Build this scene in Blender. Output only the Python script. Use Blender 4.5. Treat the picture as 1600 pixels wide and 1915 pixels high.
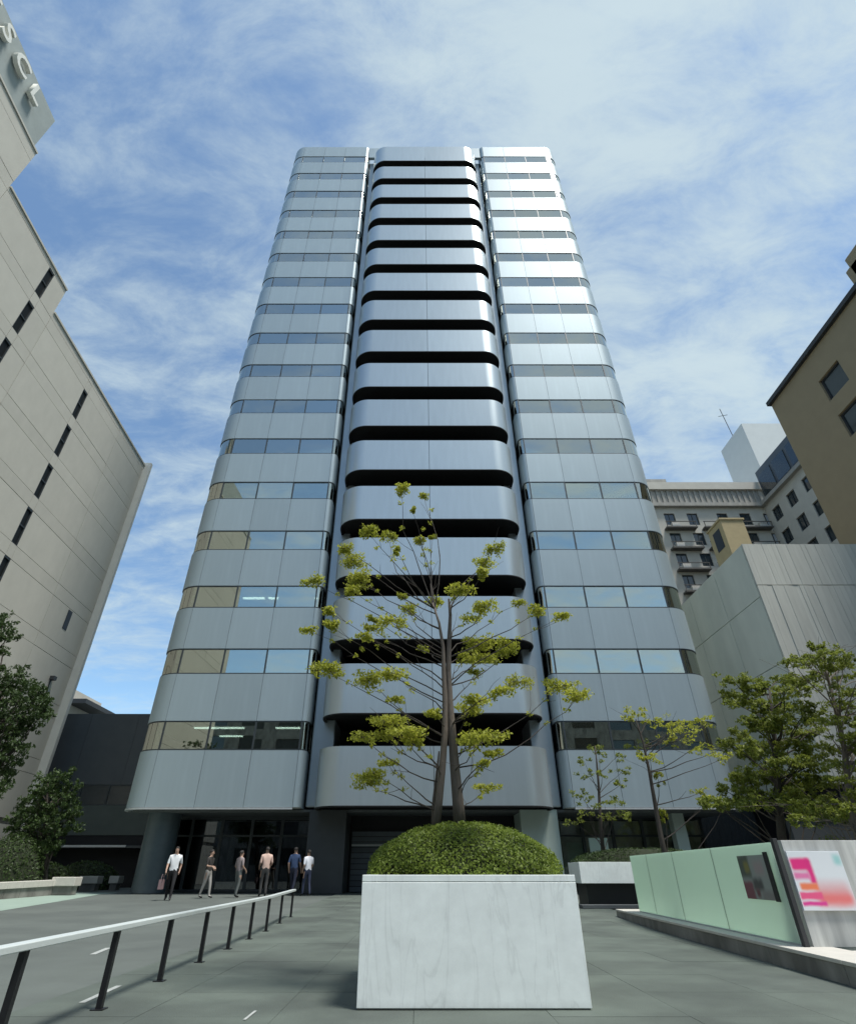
import bpy, math, random
from mathutils import Vector, Matrix
R = math.radians
rnd = random.Random(7)
scene = bpy.context.scene
for o in list(bpy.data.objects): bpy.data.objects.remove(o)
COL = scene.collection

# ------------------------------------------------------------------ camera
PITCH = 33.5
cam = bpy.data.cameras.new("camera"); camo = bpy.data.objects.new("camera", cam); COL.objects.link(camo)
camo.location = (0, 0, 1.0); camo.rotation_euler = (R(90 + PITCH), 0, 0)
cam.sensor_fit = 'VERTICAL'; cam.sensor_height = 24.0; cam.lens = 24.0 * 1020 / 1915
cam.shift_x = 19.0 / 1915; cam.clip_start = 0.05; cam.clip_end = 3000
scene.camera = camo

# ------------------------------------------------------------------ world, sun, exposure
SUN_EL, SUN_AZ = 67.0, 54.0          # azimuth: degrees to the right of straight behind the camera
world = bpy.data.worlds.new("World"); scene.world = world; world.use_nodes = True
nt = world.node_tree; nt.nodes.clear()
def N(t, typ, **kw):
    n = t.nodes.new(typ)
    for k, v in kw.items(): setattr(n, k, v)
    return n
def mth(t, op, a, b=None, c=None):
    n = N(t, 'ShaderNodeMath', operation=op)
    for i, q in enumerate((a, b, c)):
        if q is None: continue
        if isinstance(q, (int, float)): n.inputs[i].default_value = q
        else: t.links.new(q, n.inputs[i])
    return n.outputs[0]
def build_world():
    L = nt.links.new
    sky = N(nt, 'ShaderNodeTexSky', sky_type='NISHITA'); sky.sun_disc = False
    sky.sun_elevation = R(SUN_EL); sky.sun_rotation = R(180 - SUN_AZ)
    sky.air_density = 1.0; sky.dust_density = 0.25; sky.ozone_density = 3.0
    tc = N(nt, 'ShaderNodeTexCoord'); sp = N(nt, 'ShaderNodeSeparateXYZ'); L(tc.outputs['Generated'], sp.inputs[0])
    zc = mth(nt, 'ADD', mth(nt, 'MAXIMUM', sp.outputs[2], 0.0), 0.16)
    cb = N(nt, 'ShaderNodeCombineXYZ'); L(mth(nt, 'DIVIDE', sp.outputs[0], zc), cb.inputs[0]); L(mth(nt, 'DIVIDE', sp.outputs[1], zc), cb.inputs[1])
    def noise(scale, detail, rough, dist, loc, rot, sc):
        mp = N(nt, 'ShaderNodeMapping'); mp.inputs['Location'].default_value = loc; mp.inputs['Rotation'].default_value = (0, 0, R(rot)); mp.inputs['Scale'].default_value = sc
        L(cb.outputs[0], mp.inputs[0])
        n = N(nt, 'ShaderNodeTexNoise'); n.inputs['Scale'].default_value = scale; n.inputs['Detail'].default_value = detail
        n.inputs['Roughness'].default_value = rough; n.inputs['Distortion'].default_value = dist; L(mp.outputs[0], n.inputs['Vector'])
        return n.outputs[0]
    big = noise(0.75, 3, 0.5, 0.3, (3.1, 1.7, 0), 20, (1, 1, 1))
    streak = noise(2.3, 10, 0.60, 0.25, (0.6, 2.2, 0), 62, (0.55, 1.5, 1))
    fine = noise(7.5, 10, 0.66, 0.4, (7.0, 0.4, 0), 40, (0.7, 1.2, 1))
    s = mth(nt, 'ADD', mth(nt, 'MULTIPLY', big, 0.95), mth(nt, 'ADD', mth(nt, 'MULTIPLY', streak, 0.8), mth(nt, 'MULTIPLY', fine, 0.90)))
    # more cloud towards the sun side, as the real weather drifts in from there
    s = mth(nt, 'ADD', s, mth(nt, 'MULTIPLY', sp.outputs[0], 0.26))
    mr = N(nt, 'ShaderNodeMapRange', interpolation_type='SMOOTHSTEP'); L(s, mr.inputs[0])
    mr.inputs[1].default_value = 1.08; mr.inputs[2].default_value = 1.66; mr.inputs[3].default_value = 0.06; mr.inputs[4].default_value = 0.88
    cl = N(nt, 'ShaderNodeMixRGB'); cl.inputs[1].default_value = (2.85, 3.5, 3.85, 1); cl.inputs[2].default_value = (3.8, 4.5, 4.65, 1); L(streak, cl.inputs[0])
    mx = N(nt, 'ShaderNodeMixRGB'); L(mr.outputs[0], mx.inputs[0]); tn = N(nt, 'ShaderNodeMixRGB', blend_type='MULTIPLY'); tn.inputs[0].default_value = 1; tn.inputs[2].default_value = (0.92, 1.04, 1.03, 1); L(sky.outputs[0], tn.inputs[1]); L(tn.outputs[0], mx.inputs[1]); L(cl.outputs[0], mx.inputs[2])
    bg = N(nt, 'ShaderNodeBackground'); bg.inputs[1].default_value = 0.087; L(mx.outputs[0], bg.inputs[0])
    out = N(nt, 'ShaderNodeOutputWorld'); L(bg.outputs[0], out.inputs[0])
build_world()
sl = bpy.data.lights.new("sun", 'SUN'); sl.energy = 2.2; sl.angle = R(14); sl.color = (1.0, 0.965, 0.90)
so = bpy.data.objects.new("sun", sl); COL.objects.link(so)
sdir = Vector((math.sin(R(SUN_AZ)) * math.cos(R(SUN_EL)), -math.cos(R(SUN_AZ)) * math.cos(R(SUN_EL)), math.sin(R(SUN_EL))))
so.rotation_euler = sdir.to_track_quat('Z', 'Y').to_euler()
vs = scene.view_settings; vs.view_transform = 'Standard'; vs.look = 'None'; vs.exposure = 1.1; vs.gamma = 1.0
scene.render.engine = 'CYCLES'

# ------------------------------------------------------------------ pixel helpers (photo is 1600 x 1915)
F0, CX, CY, TH = 1020.0, 781.0, 957.5, R(PITCH)
def ray(x, y):
    u = (x - CX) / F0; v = (CY - y) / F0
    return Vector((u, math.cos(TH) - v * math.sin(TH), math.sin(TH) + v * math.cos(TH)))
def PY(x, y, Y):
    d = ray(x, y); t = Y / d.y; return Vector((d.x * t, Y, 1 + d.z * t))
def gz(Y): return 0.25 * min(1.0, max(0.0, (Y - 14.0) / 15.0))
def G(x, y):
    d = ray(x, y); z = 0.0
    for _ in range(40): z = gz(d.y * (z - 1) / d.z)
    t = (z - 1) / d.z; return Vector((d.x * t, d.y * t, z))

# ------------------------------------------------------------------ materials
def mat(name, base, rough=0.6, metal=0.0, var=0.0, nscale=6.0, namt=0.12, bump=0.0, bscale=40.0, spec=0.5, stretch=(1, 1, 1), tint=None, rvar=0.0, coord='Object'):
    m = bpy.data.materials.new(name); m.use_nodes = True; t = m.node_tree; b = t.nodes['Principled BSDF']; L = t.links.new
    b.inputs['Roughness'].default_value = rough; b.inputs['Metallic'].default_value = metal; b.inputs['Specular IOR Level'].default_value = spec
    tc = N(t, 'ShaderNodeTexCoord'); mp = N(t, 'ShaderNodeMapping'); mp.inputs['Scale'].default_value = stretch
    if coord == 'World':
        g = N(t, 'ShaderNodeNewGeometry'); L(g.outputs['Position'], mp.inputs[0])
    else: L(tc.outputs['Object'], mp.inputs[0])
    n1 = N(t, 'ShaderNodeTexNoise'); n1.inputs['Scale'].default_value = nscale; n1.inputs['Detail'].default_value = 7; n1.inputs['Roughness'].default_value = 0.6; L(mp.outputs[0], n1.inputs['Vector'])
    oi = N(t, 'ShaderNodeObjectInfo')
    k = mth(t, 'ADD', mth(t, 'MULTIPLY', mth(t, 'SUBTRACT', n1.outputs[0], 0.5), namt * 4), 1.0)
    k = mth(t, 'ADD', k, mth(t, 'MULTIPLY', mth(t, 'SUBTRACT', oi.outputs['Random'], 0.5), var * 2))
    sc = N(t, 'ShaderNodeVectorMath', operation='SCALE'); L(k, sc.inputs[3])
    if tint is not None:
        mx = N(t, 'ShaderNodeMixRGB'); mx.inputs[1].default_value = (*base, 1); mx.inputs[2].default_value = (*tint, 1)
        n2 = N(t, 'ShaderNodeTexNoise'); n2.inputs['Scale'].default_value = nscale * 0.37; n2.inputs['Detail'].default_value = 4; L(mp.outputs[0], n2.inputs['Vector'])
        rp = N(t, 'ShaderNodeMapRange'); rp.inputs[1].default_value = 0.42; rp.inputs[2].default_value = 0.62; L(n2.outputs[0], rp.inputs[0]); L(rp.outputs[0], mx.inputs[0]); L(mx.outputs[0], sc.inputs[0])
    else: sc.inputs[0].default_value = base
    L(sc.outputs[0], b.inputs['Base Color'])
    if rvar: L(mth(t, 'ADD', mth(t, 'MULTIPLY', mth(t, 'SUBTRACT', n1.outputs[0], 0.5), rvar), rough), b.inputs['Roughness'])
    if bump:
        bn = N(t, 'ShaderNodeTexNoise'); bn.inputs['Scale'].default_value = bscale; bn.inputs['Detail'].default_value = 5; L(mp.outputs[0], bn.inputs['Vector'])
        bp = N(t, 'ShaderNodeBump'); bp.inputs['Strength'].default_value = bump; bp.inputs['Distance'].default_value = 0.02; L(bn.outputs[0], bp.inputs['Height']); L(bp.outputs[0], b.inputs['Normal'])
    return m
def glassmat(name, tint, base_refl=0.15, gloss=(0.9, 0.95, 1.0), rough=0.01):
    m = bpy.data.materials.new(name); m.use_nodes = True; t = m.node_tree; t.nodes.clear(); L = t.links.new
    tr = N(t, 'ShaderNodeBsdfTransparent'); tr.inputs[0].default_value = (*tint, 1)
    gl = N(t, 'ShaderNodeBsdfGlossy'); gl.inputs['Color'].default_value = (*gloss, 1); gl.inputs['Roughness'].default_value = rough
    fr = N(t, 'ShaderNodeFresnel'); fr.inputs[0].default_value = 1.5
    oi = N(t, 'ShaderNodeObjectInfo')
    f = mth(t, 'MINIMUM', mth(t, 'ADD', fr.outputs[0], mth(t, 'ADD', base_refl, mth(t, 'MULTIPLY', oi.outputs['Random'], 0.07))), 1.0)
    mx = N(t, 'ShaderNodeMixShader'); L(f, mx.inputs[0]); L(tr.outputs[0], mx.inputs[1]); L(gl.outputs[0], mx.inputs[2])
    out = N(t, 'ShaderNodeOutputMaterial'); L(mx.outputs[0], out.inputs[0]); return m
def leafmat(name, c1, c2, trans=0.35):
    m = bpy.data.materials.new(name); m.use_nodes = True; t = m.node_tree; t.nodes.clear(); L = t.links.new
    g = N(t, 'ShaderNodeNewGeometry'); n = N(t, 'ShaderNodeTexNoise'); n.inputs['Scale'].default_value = 2.2; n.inputs['Detail'].default_value = 4; L(g.outputs['Position'], n.inputs['Vector'])
    k = mth(t, 'ADD', mth(t, 'MULTIPLY', g.outputs['Random Per Island'], 0.6), mth(t, 'MULTIPLY', mth(t, 'SUBTRACT', n.outputs[0], 0.3), 0.9))
    k = mth(t, 'MAXIMUM', mth(t, 'MINIMUM', k, 1.0), 0.0)
    mx = N(t, 'ShaderNodeMixRGB'); mx.inputs[1].default_value = (*c1, 1); mx.inputs[2].default_value = (*c2, 1); L(k, mx.inputs[0])
    p = N(t, 'ShaderNodeBsdfPrincipled'); p.inputs['Roughness'].default_value = 0.5; p.inputs['Specular IOR Level'].default_value = 0.3; L(mx.outputs[0], p.inputs['Base Color'])
    tl = N(t, 'ShaderNodeBsdfTranslucent'); L(mx.outputs[0], tl.inputs[0])
    ms = N(t, 'ShaderNodeMixShader'); ms.inputs[0].default_value = trans; L(p.outputs[0], ms.inputs[1]); L(tl.outputs[0], ms.inputs[2])
    out = N(t, 'ShaderNodeOutputMaterial'); L(ms.outputs[0], out.inputs[0]); return m
def emat(name, c, s):
    m = bpy.data.materials.new(name); m.use_nodes = True; b = m.node_tree.nodes['Principled BSDF']
    b.inputs['Emission Color'].default_value = (*c, 1); b.inputs['Emission Strength'].default_value = s; return m

M = {}
M['metal'] = mat('aluminium_cladding', (0.35, 0.42, 0.45), 0.48, 0.34, spec=0.2, var=0.05, nscale=1.6, namt=0.045, bump=0.0, stretch=(2, 2, 0.22), rvar=0.06)
M['metal_bal'] = mat('balcony_cladding', (0.43, 0.49, 0.515), 0.32, 0.55, var=0.05, nscale=1.6, namt=0.05, stretch=(2, 2, 0.22))
M['pier'] = mat('pier_cladding', (0.36, 0.41, 0.44), 0.36, 0.45, nscale=0.7, namt=0.06, rvar=0.1)
M['liner'] = mat('joint_gasket', (0.13, 0.15, 0.16), 0.8)
M['frame'] = mat('dark_window_frame', (0.05, 0.06, 0.065), 0.45, 0.3)
M['glass'] = glassmat('coated_office_glass', (0.58, 0.66, 0.62), 0.38, (0.97, 0.97, 0.86))
M['lobbyglass'] = glassmat('dark_lobby_glass', (0.35, 0.38, 0.38), 0.03, (0.8, 0.85, 0.9))
M['clearglass'] = glassmat('clear_shop_glass', (0.82, 0.86, 0.82), 0.0)
M['ceiling'] = mat('office_ceiling', (0.62, 0.63, 0.60), 0.9, nscale=2)
M['carpet'] = mat('office_carpet', (0.12, 0.13, 0.14), 0.95)
M['inwall'] = mat('office_inner_wall', (0.30, 0.31, 0.30), 0.9, nscale=1)
M['blind'] = mat('roller_blind', (0.66, 0.66, 0.60), 0.85, var=0.2)
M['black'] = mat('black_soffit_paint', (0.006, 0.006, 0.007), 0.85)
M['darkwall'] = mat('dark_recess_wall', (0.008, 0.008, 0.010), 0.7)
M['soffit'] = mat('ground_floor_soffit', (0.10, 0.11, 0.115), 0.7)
M['column'] = mat('blue_grey_stone_column', (0.075, 0.10, 0.112), 0.35, nscale=5, namt=0.1)
M['darkpier'] = mat('dark_and_shaded_stone', (0.045, 0.05, 0.052), 0.5, nscale=3)
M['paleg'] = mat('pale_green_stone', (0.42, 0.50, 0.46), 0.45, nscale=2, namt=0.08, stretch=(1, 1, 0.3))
M['shutter'] = mat('grey_shutter_metal', (0.10, 0.115, 0.13), 0.45, 0.4, var=0.15, nscale=3)
M['strip'] = mat('pale_metal_trim', (0.5, 0.52, 0.53), 0.4, 0.3)
M['beige'] = mat('beige_stone', (0.40, 0.36, 0.28), 0.6, nscale=4)
M['lamp'] = emat('lit_ceiling_lamp', (0.9, 1.0, 0.97), 1.5)
M['marble'] = None
M['ground'] = mat('asphalt', (0.090, 0.104, 0.097), 0.85, nscale=1.1, namt=0.10, bump=0.25, bscale=90, tint=(0.110, 0.127, 0.117))
M['slab'] = mat('grey_green_paving', (0.102, 0.124, 0.106), 0.72, var=0.06, nscale=1.6, namt=0.17, bump=0.25, bscale=70, tint=(0.070, 0.084, 0.074), rvar=0.25, coord='World')
M['joint'] = mat('paving_joint', (0.055, 0.062, 0.057), 0.9)
M['greenpave'] = mat('pale_green_paving', (0.26, 0.34, 0.29), 0.8, nscale=2, namt=0.08)
M['paint'] = mat('worn_white_paint', (0.38, 0.40, 0.385), 0.7, nscale=14, namt=0.2)
M['whitepaint'] = mat('white_painted_steel', (0.62, 0.67, 0.66), 0.35, nscale=3, namt=0.05, bump=0.05)
M['blackpaint'] = mat('black_painted_steel', (0.012, 0.012, 0.014), 0.4)
M['concrete'] = mat('weathered_concrete', (0.25, 0.245, 0.225), 0.85, nscale=4, namt=0.16, bump=0.3, bscale=30, tint=(0.15, 0.145, 0.132), stretch=(1, 1, 0.5))
M['coping'] = mat('pale_stone_coping', (0.55, 0.53, 0.48), 0.7, nscale=5, namt=0.08)
M['frost'] = None
M['precast'] = mat('precast_concrete', (0.45, 0.438, 0.385), 0.8, var=0.035, nscale=1.3, namt=0.06, bump=0.1, bscale=12, stretch=(1, 1, 0.6))
M['precast_sunlit'] = mat('sunlit_precast_fin', (0.58, 0.57, 0.52), 0.8, nscale=1.3, namt=0.06)  # lighter copy of the precast: sunlight on the fin put into its colour
M['bandgrey'] = mat('grey_render_band', (0.27, 0.31, 0.30), 0.75, nscale=1)
M['slit'] = mat('dark_slit_glass', (0.012, 0.013, 0.013), 0.3, spec=0.2)
M['letter'] = mat('pale_sign_letter', (0.72, 0.72, 0.66), 0.5)
M['brown'] = mat('brown_render', (0.30, 0.235, 0.145), 0.85, nscale=1.2, namt=0.06, bump=0.08, bscale=30)
M['browndark'] = mat('dark_coping', (0.03, 0.032, 0.035), 0.6)
M['winglass'] = mat('dark_window_glass', (0.03, 0.04, 0.045), 0.06, spec=0.8)
M['wbox_side'] = mat('grey_concrete_wall', (0.66, 0.68, 0.60), 0.85, nscale=0.8, namt=0.09, stretch=(1, 1, 0.4), tint=(0.57, 0.60, 0.53))
M['wbox'] = mat('board_marked_concrete', (0.55, 0.545, 0.48), 0.85, var=0.05, nscale=1.6, namt=0.12, stretch=(2.5, 2.5, 0.25))
M['cream'] = mat('cream_render', (0.52, 0.49, 0.43), 0.85, nscale=1.2, namt=0.08)
M['creamdark'] = mat('stained_cornice', (0.33, 0.315, 0.285), 0.85, nscale=1.5, namt=0.2, stretch=(2, 2, 0.3))
M['ledge'] = mat('shadowed_ledge', (0.10, 0.095, 0.088), 0.9, nscale=2)  # dark tone stands in for the shade under the balcony ledges
M['white'] = mat('white_render', (0.62, 0.64, 0.63), 0.8, nscale=1, namt=0.04)
M['ochre'] = mat('ochre_render', (0.42, 0.34, 0.19), 0.8, nscale=2, namt=0.1)
M['ac'] = mat('air_conditioner_casing', (0.5, 0.49, 0.46), 0.6)
M['darkmetal'] = mat('dark_grey_cladding', (0.075, 0.084, 0.092), 0.5, 0.2, var=0.1, nscale=1)
M['darkgreen'] = mat('dark_green_wall', (0.085, 0.10, 0.088), 0.7, nscale=1)
M['bark'] = mat('tree_bark', (0.145, 0.12, 0.10), 0.9, nscale=9, namt=0.2, bump=0.6, bscale=45, stretch=(1, 1, 0.25))
M['bark_d'] = mat('dark_tree_bark', (0.06, 0.05, 0.042), 0.9, nscale=9, namt=0.2, bump=0.5, bscale=40)
M['soil'] = mat('soil', (0.05, 0.04, 0.03), 0.95)
M['leaf_y'] = leafmat('spring_leaves', (0.25, 0.285, 0.035), (0.52, 0.53, 0.08), 0.5)
M['leaf_m'] = leafmat('mid_green_leaves', (0.085, 0.12, 0.022), (0.31, 0.35, 0.06), 0.45)
M['leaf_d'] = leafmat('dark_green_leaves', (0.022, 0.042, 0.013), (0.075, 0.12, 0.033), 0.3)
M['leaf_h'] = leafmat('hedge_leaves', (0.06, 0.105, 0.015), (0.30, 0.38, 0.065), 0.45)
M['hedgecore'] = mat('hedge_twigs', (0.018, 0.025, 0.01), 0.95)
def special():
    # veined marble
    m = bpy.data.materials.new('white_veined_marble'); m.use_nodes = True; t = m.node_tree; b = t.nodes['Principled BSDF']; L = t.links.new
    g = N(t, 'ShaderNodeNewGeometry')
    mp = N(t, 'ShaderNodeMapping'); mp.inputs['Rotation'].default_value = (0, R(-42), 0); mp.inputs['Scale'].default_value = (1.7, 0.7, 0.30); L(g.outputs['Position'], mp.inputs[0])
    n = N(t, 'ShaderNodeTexNoise'); n.inputs['Scale'].default_value = 2.0; n.inputs['Detail'].default_value = 8; n.inputs['Distortion'].default_value = 1.2; L(mp.outputs[0], n.inputs['Vector'])
    v = mth(t, 'ABSOLUTE', mth(t, 'SUBTRACT', n.outputs[0], 0.5))
    mr = N(t, 'ShaderNodeMapRange', interpolation_type='SMOOTHSTEP'); L(v, mr.inputs[0]); mr.inputs[1].default_value = 0.0; mr.inputs[2].default_value = 0.022
    n2 = N(t, 'ShaderNodeTexNoise'); n2.inputs['Scale'].default_value = 5; n2.inputs['Detail'].default_value = 10; n2.inputs['Roughness'].default_value = 0.7; L(g.outputs['Position'], n2.inputs['Vector'])
    n3 = N(t, 'ShaderNodeTexNoise'); n3.inputs['Scale'].default_value = 1.1; n3.inputs['Detail'].default_value = 3; L(g.outputs['Position'], n3.inputs['Vector'])
    k = mth(t, 'MULTIPLY', mth(t, 'ADD', mth(t, 'MULTIPLY', mr.outputs[0], 0.09), 0.91), mth(t, 'ADD', 0.80, mth(t, 'MULTIPLY', n2.outputs[0], 0.36)))
    # darker towards the foot, edge broken up by noise
    sp = N(t, 'ShaderNodeSeparateXYZ'); L(g.outputs['Position'], sp.inputs[0])
    d = N(t, 'ShaderNodeMapRange'); L(mth(t, 'ADD', sp.outputs[2], mth(t, 'MULTIPLY', n2.outputs[0], 0.10)), d.inputs[0]); d.inputs[1].default_value = 0.03; d.inputs[2].default_value = 0.13; d.inputs[3].default_value = 0.80; d.inputs[4].default_value = 1.0
    k = mth(t, 'MULTIPLY', mth(t, 'MULTIPLY', k, d.outputs[0]), mth(t, 'ADD', 0.93, mth(t, 'MULTIPLY', n3.outputs[0], 0.14)))
    sc = N(t, 'ShaderNodeVectorMath', operation='SCALE'); sc.inputs[0].default_value = (0.88, 0.93, 0.905); L(k, sc.inputs[3]); L(sc.outputs[0], b.inputs['Base Color'])
    b.inputs['Roughness'].default_value = 0.38; M['marble'] = m
    # frosted green glass
    m = bpy.data.materials.new('frosted_green_glass'); m.use_nodes = True; t = m.node_tree; b = t.nodes['Principled BSDF']; L = t.links.new
    g = N(t, 'ShaderNodeNewGeometry'); n = N(t, 'ShaderNodeTexNoise'); n.inputs['Scale'].default_value = 1.3; n.inputs['Detail'].default_value = 3; L(g.outputs['Position'], n.inputs['Vector'])
    mx = N(t, 'ShaderNodeMixRGB'); mx.inputs[1].default_value = (0.78, 0.90, 0.81, 1); mx.inputs[2].default_value = (0.86, 0.95, 0.88, 1); L(n.outputs[0], mx.inputs[0]); L(mx.outputs[0], b.inputs['Base Color'])
    b.inputs['Roughness'].default_value = 0.12; b.inputs['Specular IOR Level'].default_value = 0.8
    tr = N(t, 'ShaderNodeBsdfTranslucent'); tr.inputs[0].default_value = (0.75, 0.90, 0.80, 1)
    ms = N(t, 'ShaderNodeMixShader'); ms.inputs[0].default_value = 0.55; L(b.outputs[0], ms.inputs[1]); L(tr.outputs[0], ms.inputs[2])
    tp = N(t, 'ShaderNodeBsdfTransparent'); tp.inputs[0].default_value = (0.6, 0.8, 0.7, 1)
    m2 = N(t, 'ShaderNodeMixShader'); m2.inputs[0].default_value = 0.10; L(ms.outputs[0], m2.inputs[1]); L(tp.outputs[0], m2.inputs[2])
    L(m2.outputs[0], t.nodes['Material Output'].inputs[0]); M['frost'] = m
special()

# ------------------------------------------------------------------ mesh helpers
class MB:
    def __init__(s): s.v = []; s.f = []; s.m = []
    def add(s, vs, fs, mi=0):
        b = len(s.v); s.v += [tuple(q) for q in vs]
        for f in fs: s.f.append([b + i for i in f]); s.m.append(mi)
        return s
    def box(s, x0, y0, z0, x1, y1, z1, mi=0):
        v = [(x0,y0,z0),(x1,y0,z0),(x1,y1,z0),(x0,y1,z0),(x0,y0,z1),(x1,y0,z1),(x1,y1,z1),(x0,y1,z1)]
        return s.add(v, [(0,3,2,1),(4,5,6,7),(0,1,5,4),(1,2,6,5),(2,3,7,6),(3,0,4,7)], mi)
    def prism(s, poly, z0, z1, side=0, bot=0, top=0):
        n = len(poly); v = [(x, y, z0) for x, y in poly] + [(x, y, z1) for x, y in poly]
        s.add(v, [(i, (i+1) % n, n + (i+1) % n, n + i) for i in range(n)], side)
        s.add(v[:n], [tuple(range(n-1, -1, -1))], bot); s.add(v[n:], [tuple(range(n))], top); return s
    def strip(s, path, z0, z1, o0, o1, mi=0):
        """solid band following a plan path; o0..o1 = offsets along the outward normal"""
        n = len(path); nr = []
        for i in range(n):
            a = path[max(0, i-1)]; b = path[min(n-1, i+1)]; dx, dy = b[0]-a[0], b[1]-a[1]; l = math.hypot(dx, dy) or 1
            nr.append((dy / l, -dx / l))
        pin = [(p[0] + q[0]*o0, p[1] + q[1]*o0) for p, q in zip(path, nr)]; pout = [(p[0] + q[0]*o1, p[1] + q[1]*o1) for p, q in zip(path, nr)]
        v = []
        for a, b in zip(pin, pout): v += [(a[0],a[1],z0),(b[0],b[1],z0),(b[0],b[1],z1),(a[0],a[1],z1)]
        fs = []
        for i in range(n-1):
            a, b = 4*i, 4*i+4
            fs += [(a, a+1, b+1, b), (a+1, a+2, b+2, b+1), (a+2, a+3, b+3, b+2), (a+3, a, b, b+3)]
        e = 4*(n-1); fs += [(0,3,2,1), (e, e+1, e+2, e+3)]
        return s.add(v, fs, mi)
    def tube(s, pts, rad, n=7, mi=0):
        pts = [Vector(p) for p in pts]; rings = []; up = Vector((0.3, 0.9, 0.1))
        for i, p in enumerate(pts):
            d = (pts[min(i+1, len(pts)-1)] - pts[max(i-1, 0)]).normalized(); a = d.cross(up)
            if a.length < 1e-4: a = d.cross(Vector((1, 0, 0)))
            a.normalize(); b = d.cross(a); r = rad[i] if isinstance(rad, (list, tuple)) else rad
            rings.append([p + (a*math.cos(2*math.pi*k/n) + b*math.sin(2*math.pi*k/n))*r for k in range(n)])
        v = [q for r in rings for q in r]; fs = []
        for i in range(len(pts)-1):
            for k in range(n): fs.append((i*n+k, i*n+(k+1)%n, (i+1)*n+(k+1)%n, (i+1)*n+k))
        fs += [tuple(range(n-1, -1, -1)), tuple(range((len(pts)-1)*n, len(pts)*n))]
        return s.add(v, fs, mi)
    def mesh(s, name, mats, smooth=False, fix=True):
        me = bpy.data.meshes.new(name); me.from_pydata(s.v, [], s.f)
        for q in (mats if isinstance(mats, (list, tuple)) else [mats]): me.materials.append(M[q] if isinstance(q, str) else q)
        if any(s.m): me.polygons.foreach_set('material_index', s.m)
        if smooth: me.polygons.foreach_set('use_smooth', [True]*len(s.f))
        me.update()
        if fix:
            import bmesh
            bm = bmesh.new(); bm.from_mesh(me); bmesh.ops.recalc_face_normals(bm, faces=bm.faces); bm.to_mesh(me); bm.free()
        return me
def link(name, me, parent=None, loc=(0,0,0), rot=(0,0,0), scale=(1,1,1), **props):
    o = bpy.data.objects.new(name, me); COL.objects.link(o); o.location = loc; o.rotation_euler = rot; o.scale = scale
    if parent: o.parent = parent
    for k, v in props.items(): o[k] = v
    return o
def build(name, mb, mats, parent=None, smooth=False, bevel=0, fix=True, loc=(0,0,0), rot=(0,0,0), **props):
    o = link(name, mb.mesh(name, mats, smooth, fix), parent, loc, rot, **props)
    if bevel:
        b = o.modifiers.new('bevel', 'BEVEL'); b.width = bevel; b.segments = 2; b.limit_method = 'ANGLE'
    return o
def thing(name, label, cat, loc=(0,0,0), rz=0, group=None):
    o = bpy.data.objects.new(name, None); COL.objects.link(o); o.location = loc; o.rotation_euler = (0, 0, rz)
    o.empty_display_size = 0.2; o['label'] = label; o['category'] = cat
    if group: o['group'] = group
    return o
def sharp_smooth(me, ang=35):
    me.polygons.foreach_set('use_smooth', [True]*len(me.polygons)); me.set_sharp_from_angle(angle=R(ang))
def arc(cx, cy, r, a0, a1, n):
    return [(cx + r*math.cos(R(a0 + (a1-a0)*i/n)), cy + r*math.sin(R(a0 + (a1-a0)*i/n))) for i in range(n+1)]

# ================================================================== GROUND
def ground():
    b = MB(); ys = [-250, 14, 29, 600]; xs = [-500, -3.6, 5.9, 500]
    v = [(x, y, gz(y) - 0.022) for y in ys for x in xs]; fs = [(j*4+i, j*4+i+1, j*4+i+5, j*4+i+4) for j in range(3) for i in range(3)]
    b.add(v, fs); build('ground', b, 'ground', kind='structure')
    # forecourt paving: one stone slab per object, laid on a mortar bed
    bed = MB(); yy = [1.5, 14, 29.0, 31.4]; v = [(x, y, gz(y) - 0.0185) for y in yy for x in (-3.5, 5.75)]
    bed.add(v, [(2*i, 2*i+1, 2*i+3, 2*i+2) for i in range(3)]); pl = build('forecourt', bed, 'joint', kind='structure')
    W, D = 9.24/8, 1.13; g = 0.004
    me = MB().box(-W/2+g/2, -D/2+g/2, -0.016, W/2-g/2, D/2-g/2, 0).mesh('paving_slab', 'slab')
    for j in range(26):
        y = 1.6 + D*(j+0.5)
        for i in range(8):
            x = -3.5 + W*(i+0.5); sl = math.atan(0.25/15) if 14 < y < 29 else 0
            link('paving_slab', me, pl, (x, y, gz(y) + rnd.uniform(-0.0012, 0.0012)), (sl, 0, 0))
    # pale green paving along the left
    p = MB(); v = []
    for y in (19.8, 24.0, 29.0, 31.0): v += [(-40, y, gz(y) - 0.018), (-12.2 - (y-19.8)*0.16 if y < 29 else -13.8, y, gz(y) - 0.018)]
    p.add(v, [(2*i, 2*i+1, 2*i+3, 2*i+2) for i in range(3)]); build('pavement', p, 'greenpave', kind='structure')
    # worn white dashes painted on the asphalt
    for (a, c, w, lb) in (((153, 1876), (223, 1844), 0.06, 'worn white painted dash on the ground at the foot of the railing'), ((174, 1782), (204, 1770), 0.09, 'short worn white painted dash out on the asphalt beyond the railing'), ((457, 1908), (478, 1891), 0.025, 'faint white painted dash on the paving between railing and marble planter')):
        A, B = G(*a), G(*c); d = (B - A).normalized(); q = Vector((-d.y, d.x, 0)) * w/2; up = Vector((0, 0, 0.004 if A.x > -3.4 else -0.017))
        mk = MB().add([A - q + up, B - q + up, B + q + up, A + q + up], [(0, 1, 2, 3)])
        build('painted_marking', mk, 'paint', kind='structure')
ground()

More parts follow.
